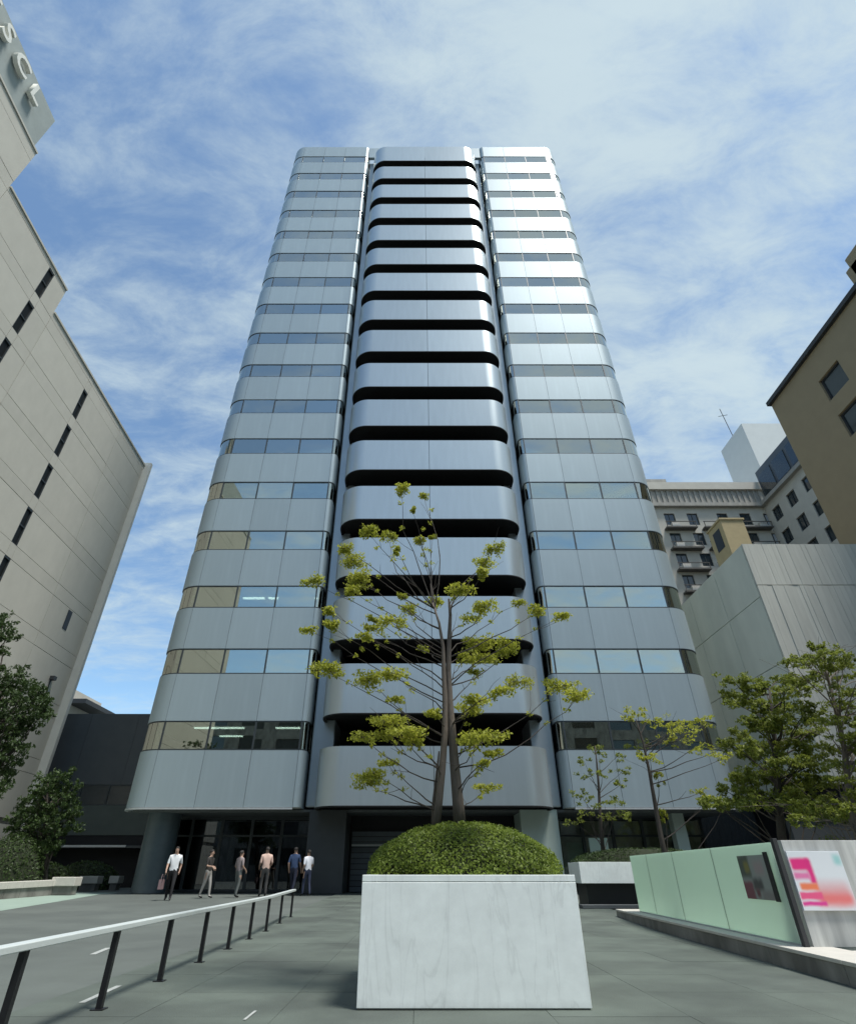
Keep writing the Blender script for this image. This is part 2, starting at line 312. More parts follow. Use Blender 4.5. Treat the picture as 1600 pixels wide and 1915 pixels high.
# ================================================================== OFFICE TOWER
XC, YF = 0.72, 28.0
SILL0, ST, WH, SPH = 5.90, 3.655, 1.33, 2.325
def tower():
    T = thing('office_tower', 'tall blue-grey metal-clad office tower with ribbon windows and a stack of rounded black-edged balconies', 'office building', (XC, YF, 0))
    HX, IX, RO, RI = 14.4, 6.05, 1.3, 0.35
    f0, f1 = IX + RI, HX - RO; fw = (f1 - f0)/3
    inner = [(IX, 1.35)] + arc(f0, RI, RI, 180, 270, 6); outer = arc(f1, RO, RO, -90, 0, 12)
    side = [(HX, RO), (HX, RO + 11.8)]; flat = [(f0, 0), (f0 + fw, 0)]
    def trim(p, g):
        a, b = Vector(p[0]), Vector(p[1]); c, d = Vector(p[-1]), Vector(p[-2])
        q = list(p); q[0] = tuple(a + (b-a).normalized()*g); q[-1] = tuple(c + (d-c).normalized()*g); return q
    segs = [('inner', inner, [0]), ('flat', flat, [0, fw, 2*fw]), ('outer', outer, [0]), ('side', side, [0])]
    pm, wm, gm, bm = {}, {}, {}, {}
    for nm, path, _ in segs:
        pm[nm] = MB().strip(trim(path, 0.009), 0.009, SPH - 0.009, -0.07, 0).mesh('spandrel_panel', 'metal')
        fr = MB().strip(path, 0.0, 0.05, -0.10, -0.015).strip(path, WH - 0.05, WH, -0.10, -0.015)
        a, b = Vector(path[0]), Vector(path[1]); c, d = Vector(path[-1]), Vector(path[-2])
        fr.strip([tuple(a), tuple(a + (b-a).normalized()*0.04)], 0.05, WH-0.05, -0.10, -0.012); fr.strip([tuple(c + (d-c).normalized()*0.04), tuple(c)], 0.05, WH-0.05, -0.10, -0.012)
        wm[nm] = fr.mesh('window', 'frame')
        gm[nm] = MB().strip(trim(path, 0.04), 0.05, WH-0.05, -0.052, -0.040).mesh('pane', 'glass')
        for q in (pm[nm], gm[nm]): sharp_smooth(q, 30)
        bm[nm] = MB().strip(trim(path, 0.10), 0.0, 1.0, -0.19, -0.18).mesh('blind', 'blind')
    inset = [(IX+0.13, 1.6)] + [(IX + 0.13, 24.6), (HX - 0.13, 24.6)] + [(HX - 0.13, RO)] + arc(f1, RO, RO - 0.13, 0, -90, 8) + arc(f0, RI, RI - 0.13, 270, 180, 4)
    slab = MB().prism(inset[::-1], 0.03, SPH - 0.03, 0, 1, 2).mesh('floor_slab', ['liner', 'ceiling', 'carpet'])
    lamp = MB().box(-0.62, -0.09, -0.05, 0.62, 0.09, 0).mesh('ceiling_lamp', 'lamp')
    for sx in (1, -1):
        for k in range(18):
            z = 3.48 if k == 0 else SILL0 + WH + ST*(k-1); sc = (SILL0 - 3.48)/SPH if k == 0 else ((67.89 - z)/SPH if k == 17 else 1)
            link('floor_slab', slab, T, (0, 0, z), scale=(sx, 1, sc))
            for nm, path, offs in segs:
                for off in offs + ([11.8] if nm == 'side' else []):
                    lx, ly = (off, 0) if nm != 'side' else (0, off)
                    tl = rnd.gauss(0, 0.0010) if nm == 'flat' else 0
                    link('spandrel_panel', pm[nm], T, (sx*lx, ly + rnd.uniform(-0.002, 0.002), z), (tl, 0, 0), (sx, 1, sc))
                    if k < 17:
                        zs = SILL0 + ST*k
                        w = link('window', wm[nm], T, (sx*lx, ly, zs), (0, 0, 0), (sx, 1, 1))
                        tl = rnd.gauss(0, 0.005) if nm == 'flat' else 0
                        link('pane', gm[nm], w, (0, 0, 0), (tl, 0, 0))
                        pb = rnd.random()
                        if nm in ('flat', 'outer') and ((k > 6 and pb < 0.92) or (k > 1 and pb < 0.5) or (k == 1 and pb < 0.3)):
                            dr = rnd.choice([0.3, 0.45, 0.7, 1.2, 1.22] if k < 7 else [0.9, 1.2, 1.22])
                            link('blind', bm[nm], w, (0, 0, WH - 0.04 - dr), (0, 0, 0), (1, 1, dr))
        # lit lamps hanging just under a few office ceilings
        for (k, xs, y) in ((0, (7.4, 10.3, 11.6), 1.6), (0, (10.9,), 3.6), (2, (7.3, 8.9, 10.4), 1.7)):
            if sx == 1: continue
            for x in xs: link('ceiling_lamp', lamp, T, (sx*x, y, SILL0 + WH + ST*k + 0.026))
        build('inner_wall', MB().box(sx*IX+sx*0.16, 8.0, 3.6, sx*(HX-0.2), 8.2, 66), 'inwall', T)
        build('pier', MB().box(min(sx*4.85, sx*5.93), 0.65, 3.55, max(sx*4.85, sx*5.93), 3.0, 65.6), 'pier', T, bevel=0.06)
        build('slot_wall', MB().box(min(sx*5.935, sx*6.045), 0.95, 3.5, max(sx*5.935, sx*6.045), 1.12, 66.2), 'black', T)
        build('edge_trim', MB().strip([(x, y) for x, y in flat[:1]] + [(f1, 0)] + outer[1:], 3.40, 3.475, -0.12, 0.03), 'strip', T).scale.x = sx
        # ground floor
        if sx < 0: sharp_smooth(build('column', MB().prism(arc(-12.75, 1.7, 0.74, 0, 348, 29), gz(30), 3.5), 'column', T).data, 40)
        else: build('column', MB().box(11.3, 1.5, gz(30), 11.85, 2.05, 3.5), 'paleg', T, bevel=0.02)
        build('ground_pier', MB().box(min(sx*4.0, sx*5.72), 0.75, gz(28.5), max(sx*4.0, sx*5.72), 2.7, 3.46), 'paleg' if sx > 0 else 'darkpier', T, bevel=0.02)  # left pier's shade is put into its darker colour
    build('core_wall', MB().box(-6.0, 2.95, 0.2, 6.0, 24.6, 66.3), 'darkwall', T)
    build('crown_wall', MB().box(-6.04, 0.12, 65.75, 6.04, 0.4, 67.86), 'metal', T)
    build('rear_wall', MB().box(-14.3, 24.7, 3.48, 14.3, 24.95, 67.6), 'metal', T)
    build('rear_base', MB().box(-14.2, 24.72, 0.2, 14.2, 24.93, 3.47), 'darkwall', T)
    build('roof', MB().box(-13.4, 2.3, 66.4, 13.4, 24.6, 66.9), 'concrete', T)
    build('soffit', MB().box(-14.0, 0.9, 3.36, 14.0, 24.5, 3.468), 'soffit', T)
    # balconies: dark slab + two parapet panels
    half = [(0.012, -1.15), (2.0, -1.15), (3.85, -1.15), (4.08, -1.15), (4.10, -1.15)] + arc(4.10, 0.15, 1.3, -90, 0, 14)[1:]
    half.append((5.40, 0.70))
    PH = 2.37
    par = MB().strip(half, 0, PH, -0.10, 0).mesh('parapet_panel', 'metal_bal'); sharp_smooth(par, 30)
    plan = [(x - 0.11 if x > 4.6 else x, y + (0.11 if y < -0.3 else 0)) for x, y in half]
    poly = [(-x, y) for x, y in plan[::-1]] + plan + [(4.84, 0.70), (4.84, 2.94), (-4.84, 2.94), (-4.84, 0.70)]
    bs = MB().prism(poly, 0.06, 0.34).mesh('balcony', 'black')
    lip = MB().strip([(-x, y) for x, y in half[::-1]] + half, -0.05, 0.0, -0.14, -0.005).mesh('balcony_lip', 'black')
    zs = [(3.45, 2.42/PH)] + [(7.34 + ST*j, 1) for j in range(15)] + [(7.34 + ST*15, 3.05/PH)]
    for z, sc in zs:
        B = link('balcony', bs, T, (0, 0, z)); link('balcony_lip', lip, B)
        for sx in (1, -1): link('parapet_panel', par, B, (0, 0, 0), (0, 0, 0), (sx, 1, sc))
    # centre: roller shutter between the ground piers
    sh = build('shutter', MB().box(-3.95, 2.82, gz(30), 3.95, 2.94, 2.72), 'blackpaint', T)
    for i in range(11): build('slat', MB().box(-3.9, 2.77, gz(30)+0.02+i*0.222, 3.9, 2.82, gz(30)+0.21+i*0.222), 'shutter', sh)
    build('shutter_reflection', MB().box(-3.9, 2.73, 2.08, 3.9, 2.768, 2.15), 'strip', sh)  # pale bar in place of a band of light reflected by the shutter
    # lobby glazing on the left, shop glazing on the right
    for sx in (-1, 1):
        for i in range(5):
            x0 = 6.0 + i*1.5; w = MB(); gb = gz(32)
            xa, xb = sorted((sx*x0, sx*(x0 + 1.5)))
            w.box(xa, 3.5, gb, xa+0.07, 3.62, 3.35).box(xb-0.07, 3.5, gb, xb, 3.62, 3.35).box(xa+0.07, 3.5, gb, xb-0.07, 3.62, gb+0.10).box(xa+0.07, 3.5, 2.5, xb-0.07, 3.62, 2.58).box(xa+0.07, 3.5, 3.25, xb-0.07, 3.62, 3.35)
            wo = build('lobby_window', w, 'frame', T)
            gl = 'lobbyglass' if sx < 0 else 'clearglass'; build('pane', MB().box(xa+0.07, 3.55, gb+0.10, xb-0.07, 3.562, 2.5), gl, wo); build('pane', MB().box(xa+0.07, 3.55, 2.58, xb-0.07, 3.562, 3.25), gl, wo)
            if sx > 0: build('blind', MB().box(xa+0.02, 3.8, gb+0.3, xb-0.05, 3.82, 3.2), 'beige', wo)
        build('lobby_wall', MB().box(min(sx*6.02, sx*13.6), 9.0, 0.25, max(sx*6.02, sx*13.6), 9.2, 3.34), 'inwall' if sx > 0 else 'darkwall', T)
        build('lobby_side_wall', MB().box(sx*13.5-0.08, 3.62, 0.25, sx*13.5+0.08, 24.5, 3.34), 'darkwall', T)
    for x in (-11.9, -10.0): build('stone_pier', MB().box(x-0.28, 4.4, 0.25, x+0.28, 4.9, 3.34), 'beige', T)
    build('lobby_floor', MB().box(-13.4, 3.63, 0.20, 13.4, 8.99, 0.262), 'column', T)
    build('glass_screen', MB().box(7.15, 1.3, gz(29), 8.0, 1.36, 2.35), 'frost', T)
    build('rooftop_rod', MB().tube([(-12.9, 1.6, 66.5), (-13.0, 1.6, 69.2)], 0.04, 6), 'strip', T)
tower()

# ================================================================== LEFT PRECAST BUILDING
def left_building():
    class UB(MB):
        def box(s, u0, y0, z0, u1, y1, z1, mi=0): return MB.box(s, -u1, y0, z0, -u0, y1, z1, mi)
    ang = math.atan(0.05)
    # local x runs along the face away from the camera, local y points into the building; u is measured from the far corner
    B = thing('precast_building', 'beige precast concrete building with narrow slit windows, stepped roofline and sign letters near its top', 'building', (-25.2, 39.6, 0), math.pi/2 + ang)
    steps = [(0.0, 16.5, 32.3), (16.5, 23.4, 34.7), (23.4, 48.0, 38.8)]
    core = UB()
    for a, b, t in steps: core.box(a + (0.1 if a == 0 else 0), 0.14, 0.0, b, 16, t - 0.12)
    build('core_wall', core, 'concrete', B)
    zl = [0.0, 3.8] + [7.3 + 3.5*i for i in range(10)]
    us = [0.0, 5.3, 10.4, 11.0, 16.5, 17.9, 18.5, 23.4, 29.5, 35.6, 41.8, 48.0]
    g = 0.03
    for a, b in zip(us[:-1], us[1:]):
        top = next(t for s0, s1, t in steps if s0 <= a < s1)
        rows = []
        for z in zl:
            if z >= top: break
            z1 = min(z + 3.5, top); zm = z + 2.6
            if zm < z1 - 0.3: rows += [(z, zm, True), (zm, z1, False)]
            else: rows.append((z, z1, True))
        for z0, z1, tall in rows:
            if z0 == 0 and z1 > 3: continue
            if b - a < 0.8 and tall and z1 - z0 > 2 and z0 > 3:
                w = build('slit_window', UB().box(a, 0.02, z0, a+0.04, 0.14, z1).box(b-0.04, 0.02, z0, b, 0.14, z1).box(a+0.04, 0.02, z0, b-0.04, 0.14, z0+0.05).box(a+0.04, 0.02, z1-0.12, b-0.04, 0.14, z1).box(a+0.04, 0.04, (z0+z1)/2-0.04, b-0.04, 0.13, (z0+z1)/2+0.04), 'frame', B)
                build('pane', UB().box(a+0.04, 0.10, z0+0.05, b-0.04, 0.115, z1-0.12), 'slit', w)
            else: build('precast_panel', UB().box(a+g/2, rnd.uniform(-0.006, 0.006), z0+g/2, b-g/2, 0.13, z1-g/2), 'precast', B)
    for (u, z0, z1) in ((2.5, 15.4, 16.8), (2.5, 22.5, 23.3)):
        if z0 < 20: build('slit_window', UB().box(u, -0.02, z0, u+0.55, 0.08, z1), 'slit', B)
    build('corner_fin', UB().box(-0.35, -0.55, 0.0, -0.02, 0.5, 32.7), 'precast_sunlit', B)
    for a, b, t in steps: build('coping', UB().box(a - 0.01 + (0.02 if a else 0), -0.08, t, b - 0.01, 0.5, t + 0.14), 'precast', B)
    build('upper_storey', UB().box(23.6, 0.25, 38.95, 48, 15, 43.0), 'bandgrey', B)
    # raised letters on the grey band, the word runs off the frame
    for ch, u in (('L', 25.6), ('C', 27.1), ('S', 28.6), ('E', 30.1)):
        cu = bpy.data.curves.new('letter', 'FONT'); cu.body = ch; cu.size = 1.75; cu.extrude = 0.14; cu.offset = 0.03; cu.align_x = 'CENTER'; cu.resolution_u = 3
        tmp = bpy.data.objects.new('letter_tmp', cu); COL.objects.link(tmp); dg = bpy.context.evaluated_depsgraph_get()
        me = bpy.data.meshes.new_from_object(tmp.evaluated_get(dg)); bpy.data.objects.remove(tmp); me.materials.append(M['letter'])
        o = link('letter', me, B); o.matrix_local = Matrix(((1, 0, 0, -u), (0, 0, -1, 0.02), (0, 1, 0, 41.05), (0, 0, 0, 1)))
    # wall lamp near the far corner
    build('wall_lamp', UB().box(2.0, -0.3, 12.0, 2.35, 0.0, 12.25).tube([(-2.2, -0.05, 11.0), (-2.2, -0.05, 12.1)], 0.04, 6), 'browndark', B)
left_building()

# ------------------------------------------------------------------ facade helper: wall with real rectangular openings
def wall_open(fn, u0, u1, v0, v1, openings, depth, name, mats, parent):
    """fn(u, v, d) -> point; d = depth into the wall"""
    us = sorted({u0, u1, *[q for o in openings for q in (o[0], o[1])]}); vs_ = sorted({v0, v1, *[q for o in openings for q in (o[2], o[3])]})
    b = MB()
    for i in range(len(us)-1):
        for j in range(len(vs_)-1):
            cu, cv = (us[i]+us[i+1])/2, (vs_[j]+vs_[j+1])/2
            if any(o[0] < cu < o[1] and o[2] < cv < o[3] for o in openings): continue
            b.add([fn(us[i], vs_[j], 0), fn(us[i+1], vs_[j], 0), fn(us[i+1], vs_[j+1], 0), fn(us[i], vs_[j+1], 0)], [(0, 1, 2, 3)])
    for a, c, d, e in openings:
        for (p, q) in (((a, d), (c, d)), ((c, d), (c, e)), ((c, e), (a, e)), ((a, e), (a, d))):
            b.add([fn(*p, 0), fn(*q, 0), fn(*q, depth), fn(*p, depth)], [(0, 1, 2, 3)])
    return build(name, b, mats, parent, fix=False)

# ================================================================== BROWN BUILDING (right)
def brown_building():
    X, Yc, top = 28.0, 31.2, 31.9
    B = thing('brown_building', 'flat brown rendered building with dark square windows and thin black roof edge', 'building', (X, Yc, 0))
    fn = lambda u, v, d: (d, -u, v)
    ops = []
    for c in range(6):
        for r_ in range(9):
            u = 4.4 + c*4.25; z = 27.75 - 3.2*r_
            ops.append((u, u + 2.0, z, z + 1.9))
    wall_open(fn, 0, 32, 0, top, ops, 0.35, 'wall', 'brown', B)
    fm = MB().box(0.16, -2.0, 0, 0.28, -1.88, 1.9).box(0.16, -0.12, 0, 0.28, 0, 1.9).box(0.16, -1.88, 0, 0.28, -0.12, 0.12).box(0.16, -1.88, 1.78, 0.28, -0.12, 1.9).mesh('window', 'browndark')
    gm = MB().box(0.22, -1.88, 0.12, 0.235, -0.12, 1.78).mesh('pane', 'winglass')
    for a, c, d, e in ops:
        w = link('window', fm, B, (0, -a, d)); link('pane', gm, w)
    build('side_wall', MB().box(0.36, -31.9, 0, 14, -0.02, top - 0.2).box(0.0, -0.0, 0, 14, 0.2, top), 'brown', B)
    build('roof_edge', MB().box(-0.28, -32, top, 14, 0.3, top + 0.35), 'browndark', B)
    # rooftop plant near the edge
    for (px, py, s) in ((1597, 470, 1.1), (1598, 495, 1.0)):
        d = ray(px, py); t = 28.9 / d.x; p = d * t
        y = p.y - Yc; z = 1 + p.z
        build('rooftop_unit', MB().box(0.6, y - s, top + 0.3, 2.8, y + s*0.6, max(z, top + 1.5)), 'brown', B, bevel=0.1)
brown_building()

# ================================================================== BOARD-MARKED CONCRETE BUILDING (right)
def concrete_building():
    B = thing('concrete_building', 'pale board-marked concrete building with blank walls and dark ground floor', 'building', (17.8, 26.0, 0))
    W, D, H = 6.3, 10.5, 16.1
    build('core_wall', MB().box(0.08, 0.10, 4.26, W - 0.05, D, H - 0.32), 'wbox_side', B)
    # front: vertical board-marked ribs, in two lifts
    for (z0, z1) in ((4.2, 9.6), (9.64, 13.6), (13.64, H)):
        x = 0.0
        while x < W - 0.05:
            w = min(rnd.choice((0.22, 0.26, 0.3)), W - x); o = rnd.choice((0.0, 0.012, 0.022, 0.03))
            build('board_rib', MB().box(x + 0.004, o, z0, x + w - 0.004, 0.11, z1), 'wbox', B); x += w
    # left wall panels
    zz = [4.2, 9.6, 13.0, H]; yy = [0.12, 3.5, 7.0, D]
    for i in range(3):
        for j in range(3): build('wall_panel', MB().box(0.0, yy[i] + 0.02, zz[j] + 0.02, 0.09, yy[i+1] - 0.02, zz[j+1] - 0.02), 'wbox_side', B)
    build('coping', MB().box(0.01, 0.13, H - 0.31, W - 0.8, D, H - 0.02), 'wbox', B)
    build('ground_floor', MB().box(0.3, 0.35, 0.1, W, D, 4.24), 'darkwall', B)
    build('small_opening', MB().box(5.75, -0.02, 11.9, 6.28, 0.03, 12.9), 'slit', B)
concrete_building()

# ================================================================== CREAM APARTMENT BUILDING (behind)
def cream_building():
    Y = 52.0; pa = PY(1198, 905, Y); pb = PY(1405, 905, Y); top = pa.z
    zb1 = PY(1300, 918, Y).z; zb2 = PY(1300, 950, Y).z
    B = thing('cream_building', 'old cream apartment building with heavy cornice and shadowed balcony ledges', 'building', (pa.x, Y, 0))
    W = 15.3
    fn = lambda u, v, d: (u, d, v); ops = []; cols = [1.6, 4.2, 7.6, 10.2, 12.9]
    for r_ in range(10):
        for c in cols:
            z = zb2 - 2.3 - 2.6*r_
            if z > 1: ops.append((c, c + 1.2, z, z + 1.55))
    wall_open(fn, 0, W, 0.2, zb2, ops, 0.3, 'wall', 'cream', B)
    fm = MB().box(0, 0.12, 0, 0.06, 0.22, 1.55).box(1.14, 0.12, 0, 1.2, 0.22, 1.55).box(0.57, 0.12, 0.06, 0.63, 0.22, 1.49).box(0.06, 0.12, 0, 1.14, 0.22, 0.06).box(0.06, 0.12, 1.49, 1.14, 0.22, 1.55).mesh('window', 'frame')
    gm = MB().box(0.06, 0.17, 0.06, 1.14, 0.18, 1.49).mesh('pane', 'winglass')
    for a, c, d, e in ops:
        w = link('window', fm, B, (a, 0, d)); link('pane', gm, w)
    led = MB().box(0, -0.75, 0, 3.4, 0.0, 0.18).box(0.05, -0.72, 0.18, 0.12, -0.66, 0.75).box(3.28, -0.72, 0.18, 3.35, -0.66, 0.75).box(0.0, -0.74, 0.75, 3.4, -0.66, 0.82).mesh('balcony_ledge', 'ledge')
    acm = MB().box(0, -0.45, 0, 0.85, -0.08, 0.6).mesh('air_conditioner', 'ac')
    for r_ in range(8):
        for u in (1.2, 5.4, 9.6):
            z = zb2 - 3.05 - 2.6*r_
            if z < 3: continue
            l = link('balcony_ledge', led, B, (u, 0, z)); link('air_conditioner', acm, l, (rnd.uniform(0.3, 2.1), -0.1, 0.19))
    build('cornice', MB().box(-0.3, -0.5, zb2, W, 0.4, zb2 + 0.45), 'creamdark', B)
    build('attic', MB().box(0, 0.02, zb2 + 0.46, W, 0.4, zb1), 'creamdark', B)
    for i in range(24): build('pilaster_strip', MB().box(0.1 + i*0.63, -0.1, zb2 + 0.46, 0.36 + i*0.63, 0.018, zb1 - 0.02), 'creamdark', B)
    build('parapet', MB().box(-0.25, -0.35, zb1 + 0.02, W, 0.4, top), 'cream', B)
    build('core_wall', MB().box(0.05, 0.41, 0.2, W + 6, 14, top - 0.2), 'cream', B)
    # projecting wing facing left
    px = PY(1425, 945, Y).x - pa.x; L = 17.0
    fw = lambda u, v, d: (px + d, -u, v); wo = []
    for r_ in range(10):
        for c in range(6):
            z = zb2 - 2.6 - 2.95*r_
            if z > 1: wo.append((1.0 + c*2.8, 2.4 + c*2.8, z, z + 1.6))
    wall_open(fw, 0, L, 0.2, zb2, wo, 0.3, 'wing_wall', 'cream', B)
    gm2 = MB().box(0.2, -1.4, 0, 0.215, 0, 1.6).mesh('pane', 'winglass'); fm2 = MB().box(0.12, -1.4, 0, 0.19, -1.33, 1.6).box(0.12, -0.07, 0, 0.19, 0, 1.6).box(0.12, -0.74, 0, 0.19, -0.67, 1.6).mesh('window', 'frame')
    for a, c, d, e in wo:
        w = link('window', fm2, B, (px, -a, d)); link('pane', gm2, w)
    build('wing_cornice', MB().box(px - 0.5, -L, zb2 + 0.02, px + 0.4, -0.52, zb2 + 0.47), 'creamdark', B)
    attic = build('wing_attic', MB().box(px + 0.3, -L, zb2 + 0.48, px + 0.6, -0.52, top + 1.2), 'darkmetal', B)
    for i in range(6): build('attic_window', MB().box(px + 0.22, -L + 0.4 + i*2.7, zb2 + 1.2, px + 0.29, -L + 2.6 + i*2.7, top + 0.4), 'winglass', attic)
    build('wing_end_wall', MB().box(px + 0.45, -L + 0.02, 0.2, px + 8, -L + 0.3, zb2), 'cream', B)
    # white rooftop stair box
    q1, q2 = PY(1385, 792, Y + 0.5), PY(1478, 792, Y + 0.5); d = ray(1345, 838); yb = d.y*q1.x/d.x - Y
    build('rooftop_box', MB().box(q1.x - pa.x, 0.5, top - 0.5, q2.x - pa.x + 2, yb, q1.z), 'white', B)
    build('antenna', MB().tube([(q1.x - pa.x + 0.2, 3.0, q1.z - 1.0), (q1.x - pa.x - 0.1, 3.0, q1.z + 5.0)], 0.05, 5).tube([(q1.x - pa.x - 0.7, 3.0, q1.z + 3.6), (q1.x - pa.x + 0.6, 3.0, q1.z + 3.9)], 0.04, 5), 'darkmetal', B)
    build('rooftop_hut', MB().box(0.6, 2, top - 0.3, 4.2, 6, top + 2.2).box(1.6, 3, top + 2.2, 3.2, 5, top + 2.9), 'creamdark', B)
    # ochre stair shaft rising in front
    a, b2 = PY(1345, 972, 37.2), PY(1388, 972, 37.2)
    C = thing('stair_shaft', 'narrow ochre rendered shaft rising behind the board-marked concrete building', 'shaft', ((a.x + b2.x)/2, 38.2, 0))
    w = (b2.x - a.x)/2
    build('wall', MB().box(-w, -1.0, 0.2, w, 1.2, a.z), 'ochre', C, bevel=0.03); build('coping', MB().box(-w - 0.08, -1.08, a.z, w + 0.08, 1.28, a.z + 0.15), 'ochre', C)
    build('slot_window', MB().box(-w - 0.02, -0.5, a.z - 2.2, -w + 0.02, 0.6, a.z - 0.5), 'slit', C)
cream_building()

# ================================================================== LOW DARK BUILDING (left rear)
def low_building():
    Y = 42.0; a = PY(60, 1335, Y); x1 = -13.6; top = a.z; zw1 = PY(200, 1468, Y).z; zw0 = PY(200, 1506, Y).z; zb = PY(200, 1562, Y).z
    x0 = -31.0
    B = thing('low_dark_building', 'low dark grey clad building joining the left side of the tower', 'building', (x0, Y, 0)); W = x1 - x0
    n = 5
    for i in range(n): build('cladding_panel', MB().box(W*i/n + 0.008, 0, zw1 + 0.02, W*(i+1)/n - 0.008, 0.12, top), 'darkmetal', B)
    build('core_wall', MB().box(0.05, 0.125, 0.2, W - 0.05, 9, top - 0.15), 'darkmetal', B)
    m = 9
    for i in range(m):
        a0, a1 = W*i/m, W*(i+1)/m
        w = build('window', MB().box(a0, 0.0, zw0, a0 + 0.06, 0.10, zw1).box(a1 - 0.06, 0.0, zw0, a1, 0.10, zw1).box(a0+0.06, 0.0, zw0, a1-0.06, 0.10, zw0+0.06).box(a0+0.06, 0.0, zw1-0.06, a1-0.06, 0.10, zw1), 'frame', B)
        build('pane', MB().box(a0 + 0.06, 0.05, zw0 + 0.06, a1 - 0.06, 0.06, zw1 - 0.06), 'winglass', w)
    build('lower_wall', MB().box(0, -0.05, zb, W, 0.12, zw0 - 0.01), 'darkgreen', B)
    build('shop_front', MB().box(0, 0.0, 0.2, W, 0.12, zb - 0.02), 'darkwall', B)
    build('canopy', MB().box(3, -1.2, zb - 0.75, W - 3.2, 0.0, zb - 0.62), 'darkmetal', B)
    build('canopy_edge', MB().box(3.5, -1.26, zb - 0.72, W - 5.0, -1.205, zb - 0.60), 'strip', B)
    # far pale house peeping past the corner
    p = PY(120, 1345, 62); q = PY(150, 1290, 62)
    H = thing('far_house', 'pale far house with a dark eave behind the low dark building', 'house', (p.x - 2, 62, 0))
    build('wall', MB().box(-6, 0, 0.2, 2.2, 6, q.z), 'cream', H)
    build('eave', MB().box(-6.5, -0.8, PY(150, 1318, 62).z, 4.2, 6.2, PY(150, 1310, 62).z), 'browndark', H)
low_building()

# ================================================================== RAILING
def railing():
    fx = lambda y: -2.80 - 0.042*(y - 6.5)
    T = thing('handrail', 'low railing with flat white top rail on slim black posts', 'railing', (0, 0, 0))
    y0, y1 = 1.6, 17.55; z = 0.555
    dz = lambda y: gz(y) * 0.75
    pts = [(fx(y), y) for y in (y0, 14.0, y1)]
    b = MB(); v = []
    for x, y in pts:
        k = dz(y); v += [(x - 0.052, y, z + k), (x + 0.052, y, z + k), (x + 0.052, y, z + 0.045 + k), (x - 0.052, y, z + 0.045 + k)]
    b.add(v, [(0, 1, 5, 4), (1, 2, 6, 5), (2, 3, 7, 6), (3, 0, 4, 7), (4, 5, 9, 8), (5, 6, 10, 9), (6, 7, 11, 10), (7, 4, 8, 11), (0, 3, 2, 1), (8, 9, 10, 11)])
    build('top_rail', b, 'whitepaint', T, bevel=0.006)
    for y in [3.3, 4.85, 6.40, 7.91, 9.43, 10.95, 12.5, 14.1, 15.75, 17.4]:
        x = fx(y); zb = gz(y); h = z + dz(y)
        p = build('post', MB().box(x - 0.024, y - 0.024, zb - 0.01, x + 0.024, y + 0.024, h), 'blackpaint', T)
        build('base_plate', MB().box(x - 0.055, y - 0.055, zb, x + 0.055, y + 0.055, zb + 0.009), 'blackpaint', p)
railing()

# ================================================================== FOLIAGE HELPERS
def leaf_mesh(mb, c, n, rx, ry, rz, size, r, flat=0.6):
    for _ in range(n):
        # denser towards the outside of the clump
        while True:
            p = Vector((r.uniform(-1, 1), r.uniform(-1, 1), r.uniform(-1, 1)))
            if p.length <= 1: break
        q = Vector((c[0] + p.x*rx, c[1] + p.y*ry, c[2] + p.z*rz))
        nrm = Vector((r.gauss(0, 1), r.gauss(0, 1), r.gauss(0, 1)*(1-flat) + flat*2.2)).normalized()
        a = nrm.cross(Vector((r.uniform(-1, 1), r.uniform(-1, 1), r.uniform(-0.4, 0.4)))); 
        if a.length < 1e-3: continue
        a.normalize(); b = nrm.cross(a); s = size*r.uniform(0.6, 1.25); w = s*r.uniform(0.38, 0.55); fold = nrm*s*r.uniform(0.05, 0.22)
        mb.add([q - a*s, q - a*s*0.1 + b*w - fold, q + a*s, q - a*s*0.1 - b*w - fold], [(0, 1, 2), (0, 2, 3)])
def limb(mb, p0, p1, r0, r1, r, sag=0.15, n=5, seg=6):
    p0, p1 = Vector(p0), Vector(p1); d = p1 - p0; L_ = d.length
    k = Vector((r.uniform(-1, 1), r.uniform(-1, 1), r.uniform(-0.6, 0.2)))*L_*sag
    pts = []; rr = []
    for i in range(n+1):
        t = i/n; pts.append(p0 + d*t + k*math.sin(math.pi*t)*(1 - 0.4*t) + Vector((r.gauss(0, 1), r.gauss(0, 1), r.gauss(0, 1)))*L_*0.012*(0 < i < n)); rr.append(r0 + (r1 - r0)*t)
    mb.tube(pts, rr, seg); return pts

